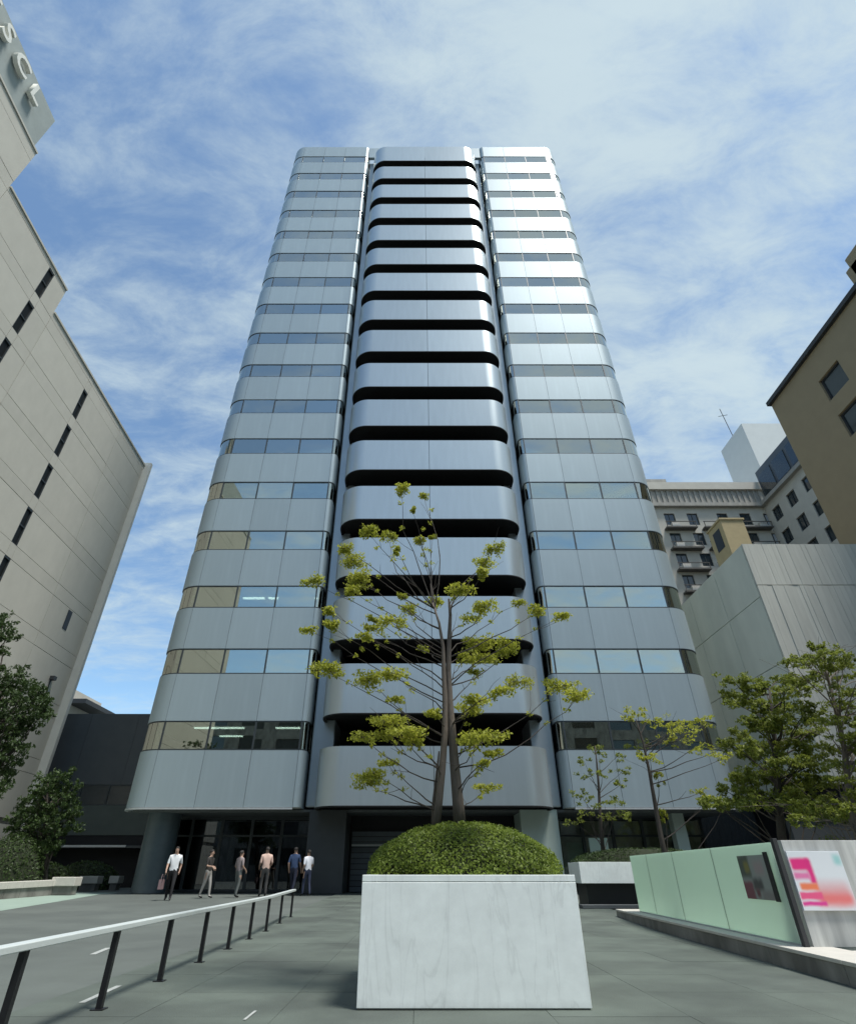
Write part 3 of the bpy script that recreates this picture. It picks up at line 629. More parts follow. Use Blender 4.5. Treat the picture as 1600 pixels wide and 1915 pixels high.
# ================================================================== MARBLE PLANTER, HEDGE, CENTRE TREE
def planter():
    T = thing('marble_planter', 'large white veined marble planter box standing in the forecourt', 'planter', (0.493, 7.4, 0))
    hx, hy, H = 1.03, 1.03, 0.985
    build('cladding_panel', MB().box(-hx, -hy, 0.012, hx, -hy + 0.04, 0.925), 'marble', T, bevel=0.004)
    build('cladding_panel', MB().box(-hx, hy - 0.04, 0.012, hx, hy, 0.925), 'marble', T, bevel=0.004)
    for s in (-1, 1): build('cladding_panel', MB().box(s*hx - (0.04 if s > 0 else 0), -hy + 0.042, 0.012, s*hx + (0.04 if s < 0 else 0), hy - 0.042, 0.925), 'marble', T, bevel=0.004)
    c = MB()
    c.box(-hx, -hy + 0.002, 0.93, hx, -hy + 0.13, H).box(-hx, hy - 0.13, 0.93, hx, hy - 0.002, H).box(-hx, -hy + 0.131, 0.93, -hx + 0.13, hy - 0.131, H).box(hx - 0.13, -hy + 0.131, 0.93, hx, hy - 0.131, H)
    build('coping', c, 'marble', T, bevel=0.004)
    build('plinth', MB().box(-hx + 0.012, -hy + 0.012, 0.002, hx - 0.012, hy - 0.012, 0.011).box(-hx+0.05, -hy+0.05, 0.0115, hx-0.05, hy-0.05, 0.90), 'concrete', T)
    build('soil', MB().box(-hx + 0.135, -hy + 0.135, 0.905, hx - 0.135, hy - 0.135, 0.955), 'soil', T)
planter()

def dome_hedge(name, label, c, rx, ry, rz, n, size, seed, matname='leaf_h', cut=0.0, p=2.6, group=None):
    r = random.Random(seed); T = thing(name, label, 'hedge', c, group=group)
    core = MB(); nu, nv = 28, 9; v = []
    ex = lambda q: math.copysign(abs(q)**(2/p), q)
    for j in range(nv+1):
        ph = math.pi/2*j/nv
        for i in range(nu):
            th = 2*math.pi*i/nu; k = 0.93
            v.append((rx*k*ex(math.cos(th))*math.cos(ph), ry*k*ex(math.sin(th))*math.cos(ph), rz*k*math.sin(ph)))
    core.add(v, [(j*nu+i, j*nu+(i+1)%nu, (j+1)*nu+(i+1)%nu, (j+1)*nu+i) for j in range(nv) for i in range(nu)])
    build('inner_twigs', core, 'hedgecore', T, fix=False)
    mb = MB()
    for _ in range(n):
        th = r.uniform(0, 2*math.pi); ph = math.asin(r.random()**0.9); k = r.uniform(0.93, 1.04) + 0.02*math.sin(th*7 + ph*9)
        q = Vector((rx*k*ex(math.cos(th))*math.cos(ph), ry*k*ex(math.sin(th))*math.cos(ph), rz*k*math.sin(ph)))
        nr = Vector((q.x/rx**2, q.y/ry**2, q.z/rz**2)).normalized()
        nr = (nr + Vector((r.gauss(0, .6), r.gauss(0, .6), r.gauss(0, .6)))).normalized(); a = nr.cross(Vector((r.uniform(-1, 1), r.uniform(-1, 1), r.uniform(-1, 1))))
        if a.length < 1e-3: continue
        a.normalize(); b = nr.cross(a); s = size*r.uniform(0.6, 1.3); w = s*0.45
        mb.add([q - a*s, q + b*w, q + a*s, q - b*w], [(0, 1, 2, 3)])
    build('foliage', mb, matname, T, fix=False, kind='stuff')
    return T
dome_hedge('clipped_hedge', 'rounded clipped green hedge filling the large marble planter', (0.52, 7.42, 0.955), 1.07, 0.955, 0.53, 30000, 0.017, 3, p=2.15)

def centre_tree():
    r = random.Random(21); Y0 = 7.42
    T = thing('maple_tree', 'twin-trunked young tree with sparse yellow-green leaf tufts growing from the marble planter', 'tree', (0.4, Y0, 0.95))
    off = Vector((0.4, Y0, 0.95))
    zp = lambda zx, zy, Y=Y0: PY(550 + zx/2.667, 880 + zy/2.667, Y) - off
    tr = MB()
    t1 = [(828, 1790), (815, 1640), (800, 1480), (788, 1320), (775, 1160), (768, 1000), (772, 850), (778, 720), (770, 640)]
    t2 = [(705, 1790), (722, 1640), (738, 1480), (750, 1320), (752, 1160), (745, 1000), (742, 880), (722, 760), (690, 660)]
    t3 = [(690, 1790), (695, 1650), (712, 1500), (722, 1400)]
    p1 = [zp(*q) for q in t1]; p2 = [zp(q[0], q[1], Y0 - 0.05) for q in t2]; p3 = [zp(q[0], q[1], Y0 + 0.12) for q in t3]
    tr.tube(p1, [0.078, 0.070, 0.062, 0.054, 0.047, 0.040, 0.032, 0.024, 0.014], 10)
    tr.tube(p2, [0.05, 0.046, 0.044, 0.04, 0.036, 0.03, 0.024, 0.018, 0.011], 9); tr.tube(p3, [0.022, 0.02, 0.016, 0.01], 6)
    build('trunk', tr, 'bark', T, smooth=True, fix=False)
    cl = [(535,95,40,40),(645,125,32,18),(590,195,14,16),(370,305,55,30),(470,328,52,28),(625,345,36,24),(690,335,22,16),
     (250,390,46,26),(290,450,70,55),(320,540,70,55),(300,600,52,22),(510,400,14,36),(90,550,72,26),(175,700,40,22),(185,770,36,36),(75,795,50,16),
     (1000,390,60,30),(950,460,70,26),(940,510,30,30),(540,630,30,16),(570,690,50,30),(480,745,80,22),(400,790,60,20),(350,830,42,13),(390,740,32,16),
     (700,650,50,22),(830,600,80,22),(950,680,70,26),(880,740,60,20),(1330,725,46,20),(1220,700,60,22),(1120,660,40,20),(920,860,90,40),(1060,880,62,50),(860,930,52,26),(960,935,80,20),(640,890,26,20),
     (160,995,86,36),(370,1040,80,42),(500,1015,70,26),(900,1010,45,14),(1120,1055,72,30),(1040,1100,62,20),(1320,1075,90,26),(1410,1125,76,26),(910,1150,82,26),(870,1190,62,26),(510,1145,46,15),
     (690,1210,42,22),(470,1250,92,30),(560,1300,100,26),(340,1330,72,20),(450,1320,60,22),(600,1350,42,20),(940,1330,110,26),(870,1345,60,16),
     (370,1550,80,30),(470,1460,52,15),(400,1510,62,20),(960,1585,62,12),(990,1410,42,15),(940,1460,30,10)]
    br = MB(); lf = MB()
    def on_trunk(pts, t, zy):
        for (q0, a), (q1, b) in zip(zip(t, pts), zip(t[1:], pts[1:])):
            if q1[1] <= zy <= q0[1]:
                k = (q0[1]-zy)/(q0[1]-q1[1]); return a.lerp(b, k)
        return pts[-1] if zy < t[-1][1] else pts[0]
    for (zx, zy, rx, ry) in cl:
        dx = zx - 755; sgn = r.choice((-1, 1)); dep = sgn*r.uniform(0.1, 1.0)*math.sqrt(max(0.15, 1 - (dx/720)**2))*0.95
        c = zp(zx, zy, Y0 + dep); m = 0.0021*(1 + dep*0.1)
        ty = min(1700, max(690, zy + 0.45*abs(dx) + r.uniform(20, 120)))
        left = dx < 0; st = on_trunk(p2 if left else p1, t2 if left else t1, ty)
        Ld = (c - st).length
        pts = limb(br, st, c + Vector((0, 0, -0.02)), 0.006 + 0.004*min(1, Ld), 0.002, r, 0.13, 6, 5)
        for _ in range(r.randint(1, 3)):     # bare twigs
            q = pts[r.randint(2, 5)]; d = (c - st).normalized(); e = q + (d + Vector((r.gauss(0, .5), r.gauss(0, .5), r.gauss(0.1, .4))))*r.uniform(0.12, 0.32)
            limb(br, q, e, 0.0035, 0.0015, r, 0.08, 3, 4)
        wx, wz = rx*m*1.12, max(0.035, ry*m*1.05)
        n = int(95 + rx*ry*0.13)
        nb = max(4, int(n/13))
        for _ in range(nb):
            o = Vector((r.uniform(-.85, .85)*wx, r.uniform(-.8, .8)*wx, r.uniform(-.8, .8)*wz))
            limb(br, c, c + o, 0.003, 0.0015, r, 0.1, 2, 4)
            leaf_mesh(lf, c + o, int(n/nb) + 3, wx*0.42 + 0.018, wx*0.42 + 0.018, wz*0.36 + 0.014, 0.026, r, 0.5)
        for q in pts[4:6]: leaf_mesh(lf, q + Vector((r.gauss(0, .03), r.gauss(0, .03), .01)), 12, 0.05, 0.05, 0.03, 0.028, r, 0.5)
    build('branches', br, 'bark_d', T, fix=False, kind='stuff'); build('crown', lf, 'leaf_y', T, fix=False, kind='stuff')
centre_tree()

# ================================================================== GLASS BALUSTRADE, KERB, SIGN BOARDS (right)
def glass_wall():
    # concrete kerb of the stair enclosure
    K = thing('kerb_wall', 'low weathered concrete kerb with pale coping under the green glass balustrade', 'kerb', (0, 0, 0))
    ex = lambda y: 4.55 + 0.058*(y - 7.0)
    ys = [4.2, 5.9, 7.6, 9.3, 11.0, 12.7, 14.4, 16.1, 17.6]
    for a, b in zip(ys[:-1], ys[1:]):
        v = []
        for y in (a + 0.004, b - 0.004):
            x = ex(y); g = gz(y); wd = 0.62 if y > 9.0 else 3.4
            v += [(x, y, g - 0.02), (x + 0.6, y, g - 0.02), (x + 0.6, y, 0.172), (x, y, 0.172)]
        build('kerb_stone', MB().add(v, [(0,1,5,4),(1,2,6,5),(2,3,7,6),(3,0,4,7),(0,3,2,1),(4,5,6,7)]), 'concrete', K)
        v = []
        for y in (a + 0.003, b - 0.003):
            x = ex(y) - 0.012; v += [(x, y, 0.175), (x + 0.63, y, 0.175), (x + 0.63, y, 0.215), (x, y, 0.215)]
        build('coping_stone', MB().add(v, [(0,1,5,4),(1,2,6,5),(2,3,7,6),(3,0,4,7),(0,3,2,1),(4,5,6,7)]), 'coping', K, bevel=0.006)
    build('landing', MB().box(ex(6)+0.64, 4.2, 0.0, 9.0, 8.55, 0.205), 'coping', K)
    # glass
    Gw = thing('glass_balustrade', 'pale green frosted glass balustrade standing on the concrete kerb', 'balustrade', (0, 0, 0))
    gx = lambda y: ex(y) + 0.28
    edges = [8.95, 11.15, 13.2, 15.0, 16.35]
    for a, b in zip(edges[:-1], edges[1:]):
        v = []
        for y in (a + 0.010, b - 0.010):
            x = gx(y); v += [(x, y, 0.235), (x + 0.018, y, 0.235), (x + 0.018, y, 1.36), (x, y, 1.36)]
        build('glass_panel', MB().add(v, [(0,1,5,4),(1,2,6,5),(2,3,7,6),(3,0,4,7),(0,3,2,1),(4,5,6,7)]), 'frost', Gw)
    for y in edges[1:-1]: build('joint_gasket', MB().box(gx(y) + 0.002, y - 0.0095, 0.236, gx(y) + 0.016, y + 0.0095, 1.358), 'darkgreen', Gw)
    y = 16.36; build('end_glass', MB().box(gx(y), y, 0.235, gx(y) + 1.7, y + 0.018, 1.36), 'frost', Gw)
    v = []
    for y in (8.93, 16.37):
        x = gx(y) - 0.012; v += [(x, y, 0.216), (x + 0.042, y, 0.216), (x + 0.042, y, 0.234), (x, y, 0.234)]
    build('base_channel', MB().add(v, [(0,1,5,4),(1,2,6,5),(2,3,7,6),(3,0,4,7),(0,3,2,1),(4,5,6,7)]), 'strip', Gw)
    # end post
    y = 8.84; x = gx(y)
    build('end_post', MB().box(x - 0.03, y - 0.04, 0.215, x + 0.03, y + 0.04, 1.40), 'browndark', Gw, bevel=0.004)
    # photo poster in a dark frame fixed inside the glass run (on the forecourt side)
    ya, yb = 9.12, 10.15; x0 = gx(9.6) - 0.016
    Pn = thing('photo_poster', 'blurred grey and red photo poster with a dark edge fixed to the glass balustrade', 'poster', (x0, 9.6, 0.95))
    sl = math.atan2(gx(yb) - gx(ya), yb - ya); Pn.rotation_euler = (0, 0, -sl)
    h0, h1 = -0.27, 0.27; L_ = 0.5
    build('sheet', MB().box(-0.010, -L_ + 0.12, h0, -0.002, L_, h1), 'poster1', Pn); build('edge_strip', MB().box(-0.016, -L_, h0 - 0.01, -0.002, -L_ + 0.118, h1 + 0.03), 'blackpaint', Pn)
    # cross wall facing the camera with the pink poster
    xw = gx(8.8) + 0.10
    C = thing('stone_screen', 'pale streaked stone screen wall turning off the end of the glass balustrade', 'screen wall', (xw, 8.86, 0.2))
    build('stone_panel', MB().box(0.0, -0.02, 0.012, 1.05, 0.10, 1.18), 'screenstone', C, bevel=0.004); build('stone_panel', MB().box(1.06, -0.02, 0.012, 3.4, 0.10, 1.18), 'frost', C, bevel=0.004)
    Q = thing('pink_poster', 'white poster board with magenta and coral printed shapes on the stone screen', 'poster', (xw + 0.36, 8.82, 0.92))
    build('board', MB().box(-0.36, -0.02, -0.33, 0.36, 0.012, 0.33), 'poster2', Q, bevel=0.003)
def poster_mats():
    def blocks(name, base, rects, rough=0.45, noise=0.0):
        """flat print: rectangles given in object space (axis a, z)"""
        m = bpy.data.materials.new(name); m.use_nodes = True; t = m.node_tree; b = t.nodes['Principled BSDF']; L = t.links.new; b.inputs['Roughness'].default_value = rough
        tc = N(t, 'ShaderNodeTexCoord'); nz = N(t, 'ShaderNodeTexNoise'); nz.inputs['Scale'].default_value = 9; L(tc.outputs['Object'], nz.inputs['Vector'])
        ad = N(t, 'ShaderNodeVectorMath', operation='MULTIPLY_ADD'); L(nz.outputs[1], ad.inputs[0]); ad.inputs[1].default_value = (noise,)*3; L(tc.outputs['Object'], ad.inputs[2])
        sp = N(t, 'ShaderNodeSeparateXYZ'); L(ad.outputs[0], sp.inputs[0]); cur = None
        for (ax, a0, a1, z0, z1, col, soft) in rects:
            def band(s, lo, hi):
                p = N(t, 'ShaderNodeMapRange', interpolation_type='SMOOTHSTEP'); L(s, p.inputs[0]); p.inputs[1].default_value = lo - soft; p.inputs[2].default_value = lo + soft
                q = N(t, 'ShaderNodeMapRange', interpolation_type='SMOOTHSTEP'); L(s, q.inputs[0]); q.inputs[1].default_value = hi - soft; q.inputs[2].default_value = hi + soft; q.inputs[3].default_value = 1; q.inputs[4].default_value = 0
                return mth(t, 'MULTIPLY', p.outputs[0], q.outputs[0])
            f = mth(t, 'MULTIPLY', band(sp.outputs[ax], a0, a1), band(sp.outputs[2], z0, z1)); mx = N(t, 'ShaderNodeMixRGB'); L(f, mx.inputs[0])
            if cur is None: mx.inputs[1].default_value = (*base, 1)
            else: L(cur, mx.inputs[1])
            mx.inputs[2].default_value = (*col, 1); cur = mx.outputs[0]
        L(cur, b.inputs['Base Color']); return m
    # photo poster: axis 1 (local y), far end is +y
    M['poster1'] = blocks('photo_print', (0.30, 0.33, 0.31), [(1, 0.18, 0.60, 0.02, 0.3, (0.10, 0.12, 0.10), .05), (1, 0.20, 0.36, 0.08, 0.22, (0.24, 0.22, 0.07), .04), (1, -0.25, 0.05, 0.05, 0.22, (0.36, 0.30, 0.30), .06), (1, 0.22, 0.6, -0.3, -0.03, (0.22, 0.08, 0.10), .04), (1, -0.1, 0.2, -0.14, 0.0, (0.08, 0.08, 0.08), .05), (1, -0.4, 0.0, -0.3, -0.14, (0.24, 0.23, 0.22), .05), (1, 0.05, 0.16, -0.22, -0.12, (0.16, 0.06, 0.07), .04)], noise=0.05)
    M['poster2'] = blocks('pink_print', (0.72, 0.76, 0.80), [(0, -0.12, 0.34, -0.26, -0.02, (0.72, 0.42, 0.44), .09), (0, -0.1, 0.34, -0.26, -0.13, (0.80, 0.20, 0.20), .06), (0, -0.34, -0.08, 0.12, 0.26, (0.75, 0.03, 0.22), .03), (0, -0.14, -0.06, -0.03, 0.25, (0.72, 0.03, 0.22), .03), (0, -0.34, -0.13, 0.02, 0.10, (0.75, 0.20, 0.42), .03), (0, -0.30, -0.06, -0.10, -0.02, (0.85, 0.22, 0.10), .025), (0, -0.34, -0.04, -0.20, -0.12, (0.80, 0.10, 0.25), .02), (0, -0.34, -0.02, -0.27, -0.22, (0.72, 0.05, 0.30), .02), (0, 0.26, 0.36, 0.18, 0.3, (0.35, 0.62, 0.62), .04)], noise=0.02)
    M['screenstone'] = mat('pale_streaked_stone', (0.56, 0.57, 0.55), 0.5, nscale=3, namt=0.16, stretch=(4, 4, 0.35), tint=(0.42, 0.43, 0.42))
poster_mats(); glass_wall()

def small_planter():
    p = PY(1085, 1640, 20.5); q = PY(1160, 1640, 20.5); zt = PY(1120, 1612, 20.5).z; zb = PY(1120, 1652, 20.5).z; g = gz(20.5)
    T = thing('low_marble_planter', 'low white marble planter raised on a recessed base blackened as a shadow gap beyond the glass balustrade', 'planter', (p.x, 20.5, g))
    W = 4.6
    build('trough', MB().box(0, 0, zb - g, W, 1.5, zt - g), 'marble', T, bevel=0.006); build('base', MB().box(0.2, 0.25, 0, W, 1.4, zb - g - 0.002), 'blackpaint', T)  # base coloured black for the shadow gap under the trough
    build('step', MB().box(-0.15, -0.35, 0.0, W, 0.18, 0.09), 'soffit', T, bevel=0.005)
    dome_hedge('low_hedge', 'flat dark green hedge growing in the low marble planter', (p.x + W/2, 21.25, zt - 0.02), W/2 - 0.05, 0.68, 0.42, 6000, 0.03, 9, 'leaf_d', p=5)
small_planter()

# ================================================================== OTHER TREES AND SHRUBS
def tree(name, label, base, trunk, clumps, leaf, size, nleaf, seed, bark='bark_d', tr0=0.08, flat=0.5, group=None, bare=0):
    """trunk: list of world points; clumps: (centre, rx, rz)"""
    r = random.Random(seed); T = thing(name, label, 'tree', base, group=group); off = Vector(base)
    tp = [Vector(q) - off for q in trunk]; n = len(tp); mb = MB(); mb.tube(tp, [tr0*(1 - 0.8*i/(n-1)) for i in range(n)], 8)
    build('trunk', mb, bark, T, smooth=True, fix=False)
    br = MB(); lf = MB()
    for (c, rx, rz) in clumps:
        c = Vector(c) - off
        cand = [(abs((q - c).length - 0.0) + max(0, (q.z - c.z + 0.15))*3, i) for i, q in enumerate(tp) if i > 0]
        i = min(cand)[1]; st = tp[i-1].lerp(tp[i], r.uniform(0.3, 1.0))
        pts = limb(br, st, c, tr0*0.22, tr0*0.06, r, 0.08, 4, 5)
        for _ in range(bare): limb(br, pts[r.randint(1, 4)], c + Vector((r.gauss(0, 1)*rx*1.6, r.gauss(0, 1)*rx*1.6, r.uniform(0, 2)*rz)), tr0*0.07, tr0*0.03, r, 0.08, 3, 4)
        nb = max(3, int(nleaf/16))
        for _ in range(nb):
            o = Vector((r.uniform(-1, 1)*rx, r.uniform(-1, 1)*rx, r.uniform(-1, 1)*rz))
            if (o.x/rx)**2 + (o.y/rx)**2 > 1: o *= 0.7
            leaf_mesh(lf, c + o, int(nleaf/nb), rx*0.34, rx*0.34, rz*0.42, size, r, flat)
    build('branches', br, bark, T, fix=False, kind='stuff'); build('crown', lf, leaf, T, fix=False, kind='stuff')
    return T
def zr(zx, zy, Y): return PY(1000 + zx/2.605, 1180 + zy/2.605, Y)
def crown_clumps(poly_rows, Y, ydep, seed, step, rx, rz, cv):
    """poly_rows: (py, x0, x1) photo rows -> scattered clumps filling that outline, with depth"""
    r = random.Random(seed); out = []
    for (py, x0, x1) in poly_rows:
        n = max(1, int((x1 - x0)/step))
        for i in range(n):
            x = x0 + (x1 - x0)*(i + r.uniform(0.2, 0.8))/n; mid = (x0 + x1)/2; hw = max(20, (x1 - x0)/2)
            dd = math.sqrt(max(0.1, 1 - ((x - mid)/hw)**2))*ydep
            for s in ((-1, 1) if cv else (r.choice((-1, 1)),)):
                out.append((PY(x + r.uniform(-6, 6), py + r.uniform(-8, 8), Y + s*dd*r.uniform(0.25, 1.0)), rx*r.uniform(0.7, 1.25), rz*r.uniform(0.7, 1.25)))
    return out
def right_trees():
    # slender pale sapling
    Y = 21.3; zb = gz(Y) + 0.9
    tk = [zr(322, 1070, Y), zr(316, 900, Y), zr(310, 760, Y), zr(300, 640, Y), zr(292, 560, Y)]
    cl = [(zr(x, y, Y + dy), rx/2.605*0.0175, 0.16) for (x, y, rx, dy) in [(290,560,60,.2),(240,640,45,-.5),(310,610,45,.3),(400,612,45,.1),(235,692,50,.4),(330,700,40,-.4),(425,685,55,.3),(425,742,40,-.2),(215,782,45,.2),(245,822,50,-.3),(395,825,60,.5),(340,850,60,-.6),(270,900,80,.3),(380,890,80,-.2),(440,905,50,.4),(180,930,50,0)]]
    b = zr(324, 1080, Y); b.z = zb
    tree('sapling', 'slender pale sapling with thin tiered leaf sprays in the low marble planter', b, [b] + tk[1:], cl, 'leaf_m', 0.060, 90, 31, tr0=0.07, flat=0.6)
    # leaning dark-trunked tree
    Y = 18.6; b = zr(628, 1060, Y); b.z = gz(Y)
    tk = [b, zr(612, 1000, Y), zr(580, 820, Y), zr(555, 680, Y), zr(525, 540, Y), zr(490, 430, Y)]
    cl = [(zr(x, y, Y + dy), rx/2.605*0.0155, 0.15) for (x, y, rx, dy) in [(500,395,75,.2),(450,410,45,-.3),(560,420,50,.3),(640,445,75,-.2),(760,450,80,.4),(830,440,60,0),(720,500,80,-.4),(790,560,80,.3),(870,590,80,-.2),(920,620,60,.2),(560,625,60,-.3),(515,610,30,.2),(600,722,26,0),(640,540,50,.5),(680,470,60,0),(800,790,50,-.4),(850,830,60,.2),(920,845,60,0),(630,895,20,0)]]
    tree('leaning_tree', 'leaning tree with dark mossy trunk and drooping yellow-green sprays in front of the tower', b, tk, cl, 'leaf_y', 0.055, 130, 32, tr0=0.085, flat=0.6, bare=1)
    # dense tree behind the glass
    Y = 13.2; b = zr(1215, 1090, Y); b.z = gz(Y)
    tk = [b, zr(1200, 1000, Y), zr(1185, 850, Y), zr(1180, 700, Y), zr(1165, 520, Y), zr(1150, 380, Y), zr(1140, 280, Y)]
    rows = [(1262,1352,1372),(1275,1395,1520),(1295,1362,1520),(1318,1360,1520),(1342,1380,1530),(1368,1372,1535),(1392,1350,1530),(1416,1375,1540),(1440,1385,1530),(1462,1370,1540),(1485,1350,1540),(1505,1310,1420),(1512,1470,1550)]
    cl = crown_clumps(rows, Y, 1.1, 41, 24, 0.27, 0.12, False)
    tree('dense_tree', 'dense mid-green tree with layered foliage rising behind the glass balustrade', b, tk, cl, 'leaf_m', 0.046, 320, 33, tr0=0.10, flat=0.55)
    # tree at the right edge
    Y = 11.6; b = PY(1592, 1600, Y); b.z = gz(Y)
    tk = [b, PY(1588, 1500, Y), PY(1578, 1400, Y), PY(1560, 1320, Y), PY(1545, 1260, Y), PY(1535, 1220, Y)]
    rows = [(1212,1510,1560),(1228,1480,1600),(1246,1470,1600),(1268,1540,1650),(1295,1560,1680),(1325,1550,1700),(1352,1530,1700),(1380,1565,1720),(1405,1540,1720),(1432,1560,1720),(1460,1540,1720),(1485,1560,1700),(1510,1490,1700),(1530,1480,1680)]
    cl = crown_clumps(rows, Y, 1.0, 43, 24, 0.22, 0.10, False)
    tree('open_tree', 'open airy tree with fine grey branches next to the dense tree', b, tk, cl, 'leaf_m', 0.040, 220, 34, bark='bark', tr0=0.075, flat=0.55, bare=2)
    dome_hedge('round_shrub', 'small rounded shrub behind the stone screen with the pink poster', (PY(1560, 1590, 12.4).x, 12.4, 0.0), 0.75, 0.6, 1.55, 5000, 0.028, 15, 'leaf_h')
    # hedge line and dark boundary wall behind the trees
    W = thing('boundary_wall', 'dark boundary wall behind the trees on the right', 'wall', (14.6, 22.6, 0.0))
    build('wall', MB().box(-1.2, 0, 0.1, 18, 0.25, 2.6), 'darkpier', W); build('coping', MB().box(-1.25, -0.05, 2.6, 18, 0.3, 2.68), 'darkmetal', W)
    # slatted gate added to keep the gap beside the tower dark
    Gt = thing('added_gate', 'tall dark slatted gate added to blacken the gap between tower and concrete building', 'gate', (14.55, 33.5, gz(33)))
    build('gate_frame', MB().box(0, 0.06, 0, 3.6, 0.12, 0.12).box(0, 0.06, 4.4, 3.6, 0.12, 4.52), 'blackpaint', Gt)
    for i in range(18): build('slat', MB().box(0.006 + i*0.2, 0.0, 0.02, 0.194 + i*0.2, 0.055, 4.5), 'darkpier', Gt)
    # shrubs on the roof of the concrete building
    r = random.Random(5)
    for i, (px, py, s) in enumerate(((1475, 1010, 1.1), (1515, 1008, 1.0), (1550, 1018, 0.8))):
        c = PY(px, py + 14, 30.5); c.z = 15.8
        dome_hedge('roof_shrub', ('largest dark shrub on the roof of the board-marked concrete building', 'middle dark shrub on the roof of the board-marked concrete building', 'smallest dark shrub on the concrete building roof beside the brown building')[i], c, s*1.0, s, s*1.15, 2600, 0.07, 60 + i, 'leaf_d', p=2.0, group='shrubs on the concrete building roof')
right_trees()

def left_greens():
    Y = 16.5; b = Vector((PY(-40, 1600, Y).x, Y, gz(Y)))
    tk = [b, PY(-38, 1520, Y), PY(-30, 1430, Y), PY(-15, 1350, Y), PY(0, 1300, Y), PY(-15, 1220, Y), PY(-30, 1150, Y)]
    rows = [(1155,-90,22),(1185,-110,28),(1215,-120,5),(1262,-110,45),(1285,-100,85),(1305,-90,105),(1325,-90,98),(1345,-100,85),(1368,-100,70),(1392,-110,55),(1415,-110,38),(1435,-100,15),(1462,-90,20),(1475,-60,10)]
    cl = crown_clumps(rows, Y, 1.2, 51, 22, 0.30, 0.17, True)
    tree('broadleaf_tree', 'dark leafy tree overhanging in front of the beige precast building', b, tk, cl, 'leaf_d', 0.055, 150, 52, tr0=0.14, flat=0.4)
    Y = 30.0; b = Vector((PY(85, 1660, Y).x, Y, gz(Y)))
    tk = [b, PY(86, 1620, Y), PY(86, 1560, Y), PY(88, 1500, Y), PY(90, 1460, Y)]
    rows = [(1452,70,125),(1468,65,150),(1486,58,148),(1504,40,148),(1522,22,150),(1540,20,140),(1556,40,135),(1572,30,120),(1588,20,110)]
    cl = crown_clumps(rows, Y, 1.4, 53, 20, 0.43, 0.26, True)
    tree('round_tree', 'small rounded dark evergreen tree in front of the low dark building', b, tk, cl, 'leaf_d', 0.085, 130, 54, tr0=0.14, flat=0.4)
    # low wall with coping, blocks and shrubs
    a = G(-60, 1686); c = G(118, 1672)
    T = thing('low_wall', 'low pale stone-topped wall along the left of the forecourt', 'wall', (0, 0, 0))
    d = (c - a).normalized(); q = Vector((-d.y, d.x, 0))
    n = 6
    for i in range(n):
        s0, s1 = a + (c - a)*(i/n) + d*0.006, a + (c - a)*((i+1)/n) - d*0.006
        for nm, z0, z1, o0, o1, mt in (('wall_stone', -0.02, 0.30, 0.06, 0.40, 'concrete'), ('coping_stone', 0.302, 0.52, 0.0, 0.46, 'coping')):
            v = []
            for s_ in (s0, s1):
                for (o_, z_) in ((o0, z0), (o1, z0), (o1, z1), (o0, z1)): v.append(s_ + q*o_ + Vector((0, 0, z_)))
            build(nm, MB().add(v, [(0,1,5,4),(1,2,6,5),(2,3,7,6),(3,0,4,7),(0,3,2,1),(4,5,6,7)]), mt, T, bevel=0.008)
    for (px, py, w, lb) in ((118, 1667, 1.0, 'pale stone block at the end of the low left wall'), (165, 1660, 0.95, 'pale stone block between the low left wall and the round tower column'), (213, 1659, 0.5, 'narrow pale stone block beside the round tower column')):
        p = G(px, py + 6); 
        S = thing('stone_block', lb, 'stone block', (p.x, p.y, p.z)); build('seat', MB().box(-w/2, -0.3, 0.30, w/2, 0.3, 0.62), 'coping', S, bevel=0.02); build('base', MB().box(-w/2 + 0.08, -0.22, 0.0, w/2 - 0.08, 0.22, 0.298), 'concrete', S)
    for i, (px, py, Y, rx, rz, lb) in enumerate(((10, 1640, 28.6, 1.5, 2.2, 'tallest shrub rising behind the low stone-topped wall'), (75, 1640, 32.0, 1.7, 1.2, 'dark shrub behind the low wall under the round tree'), (160, 1640, 36, 1.8, 1.3, 'shrub in front of the shop front of the low dark building'), (-40, 1640, 29.6, 1.7, 1.7, 'shrub behind the low wall at the edge of the forecourt'))):
        c = PY(px, py, Y); c.z = gz(Y)
        dome_hedge('shrub', lb, c, rx, rx*0.8, rz, 3500, 0.06, 80 + i, 'leaf_d', p=2.2)
left_greens()

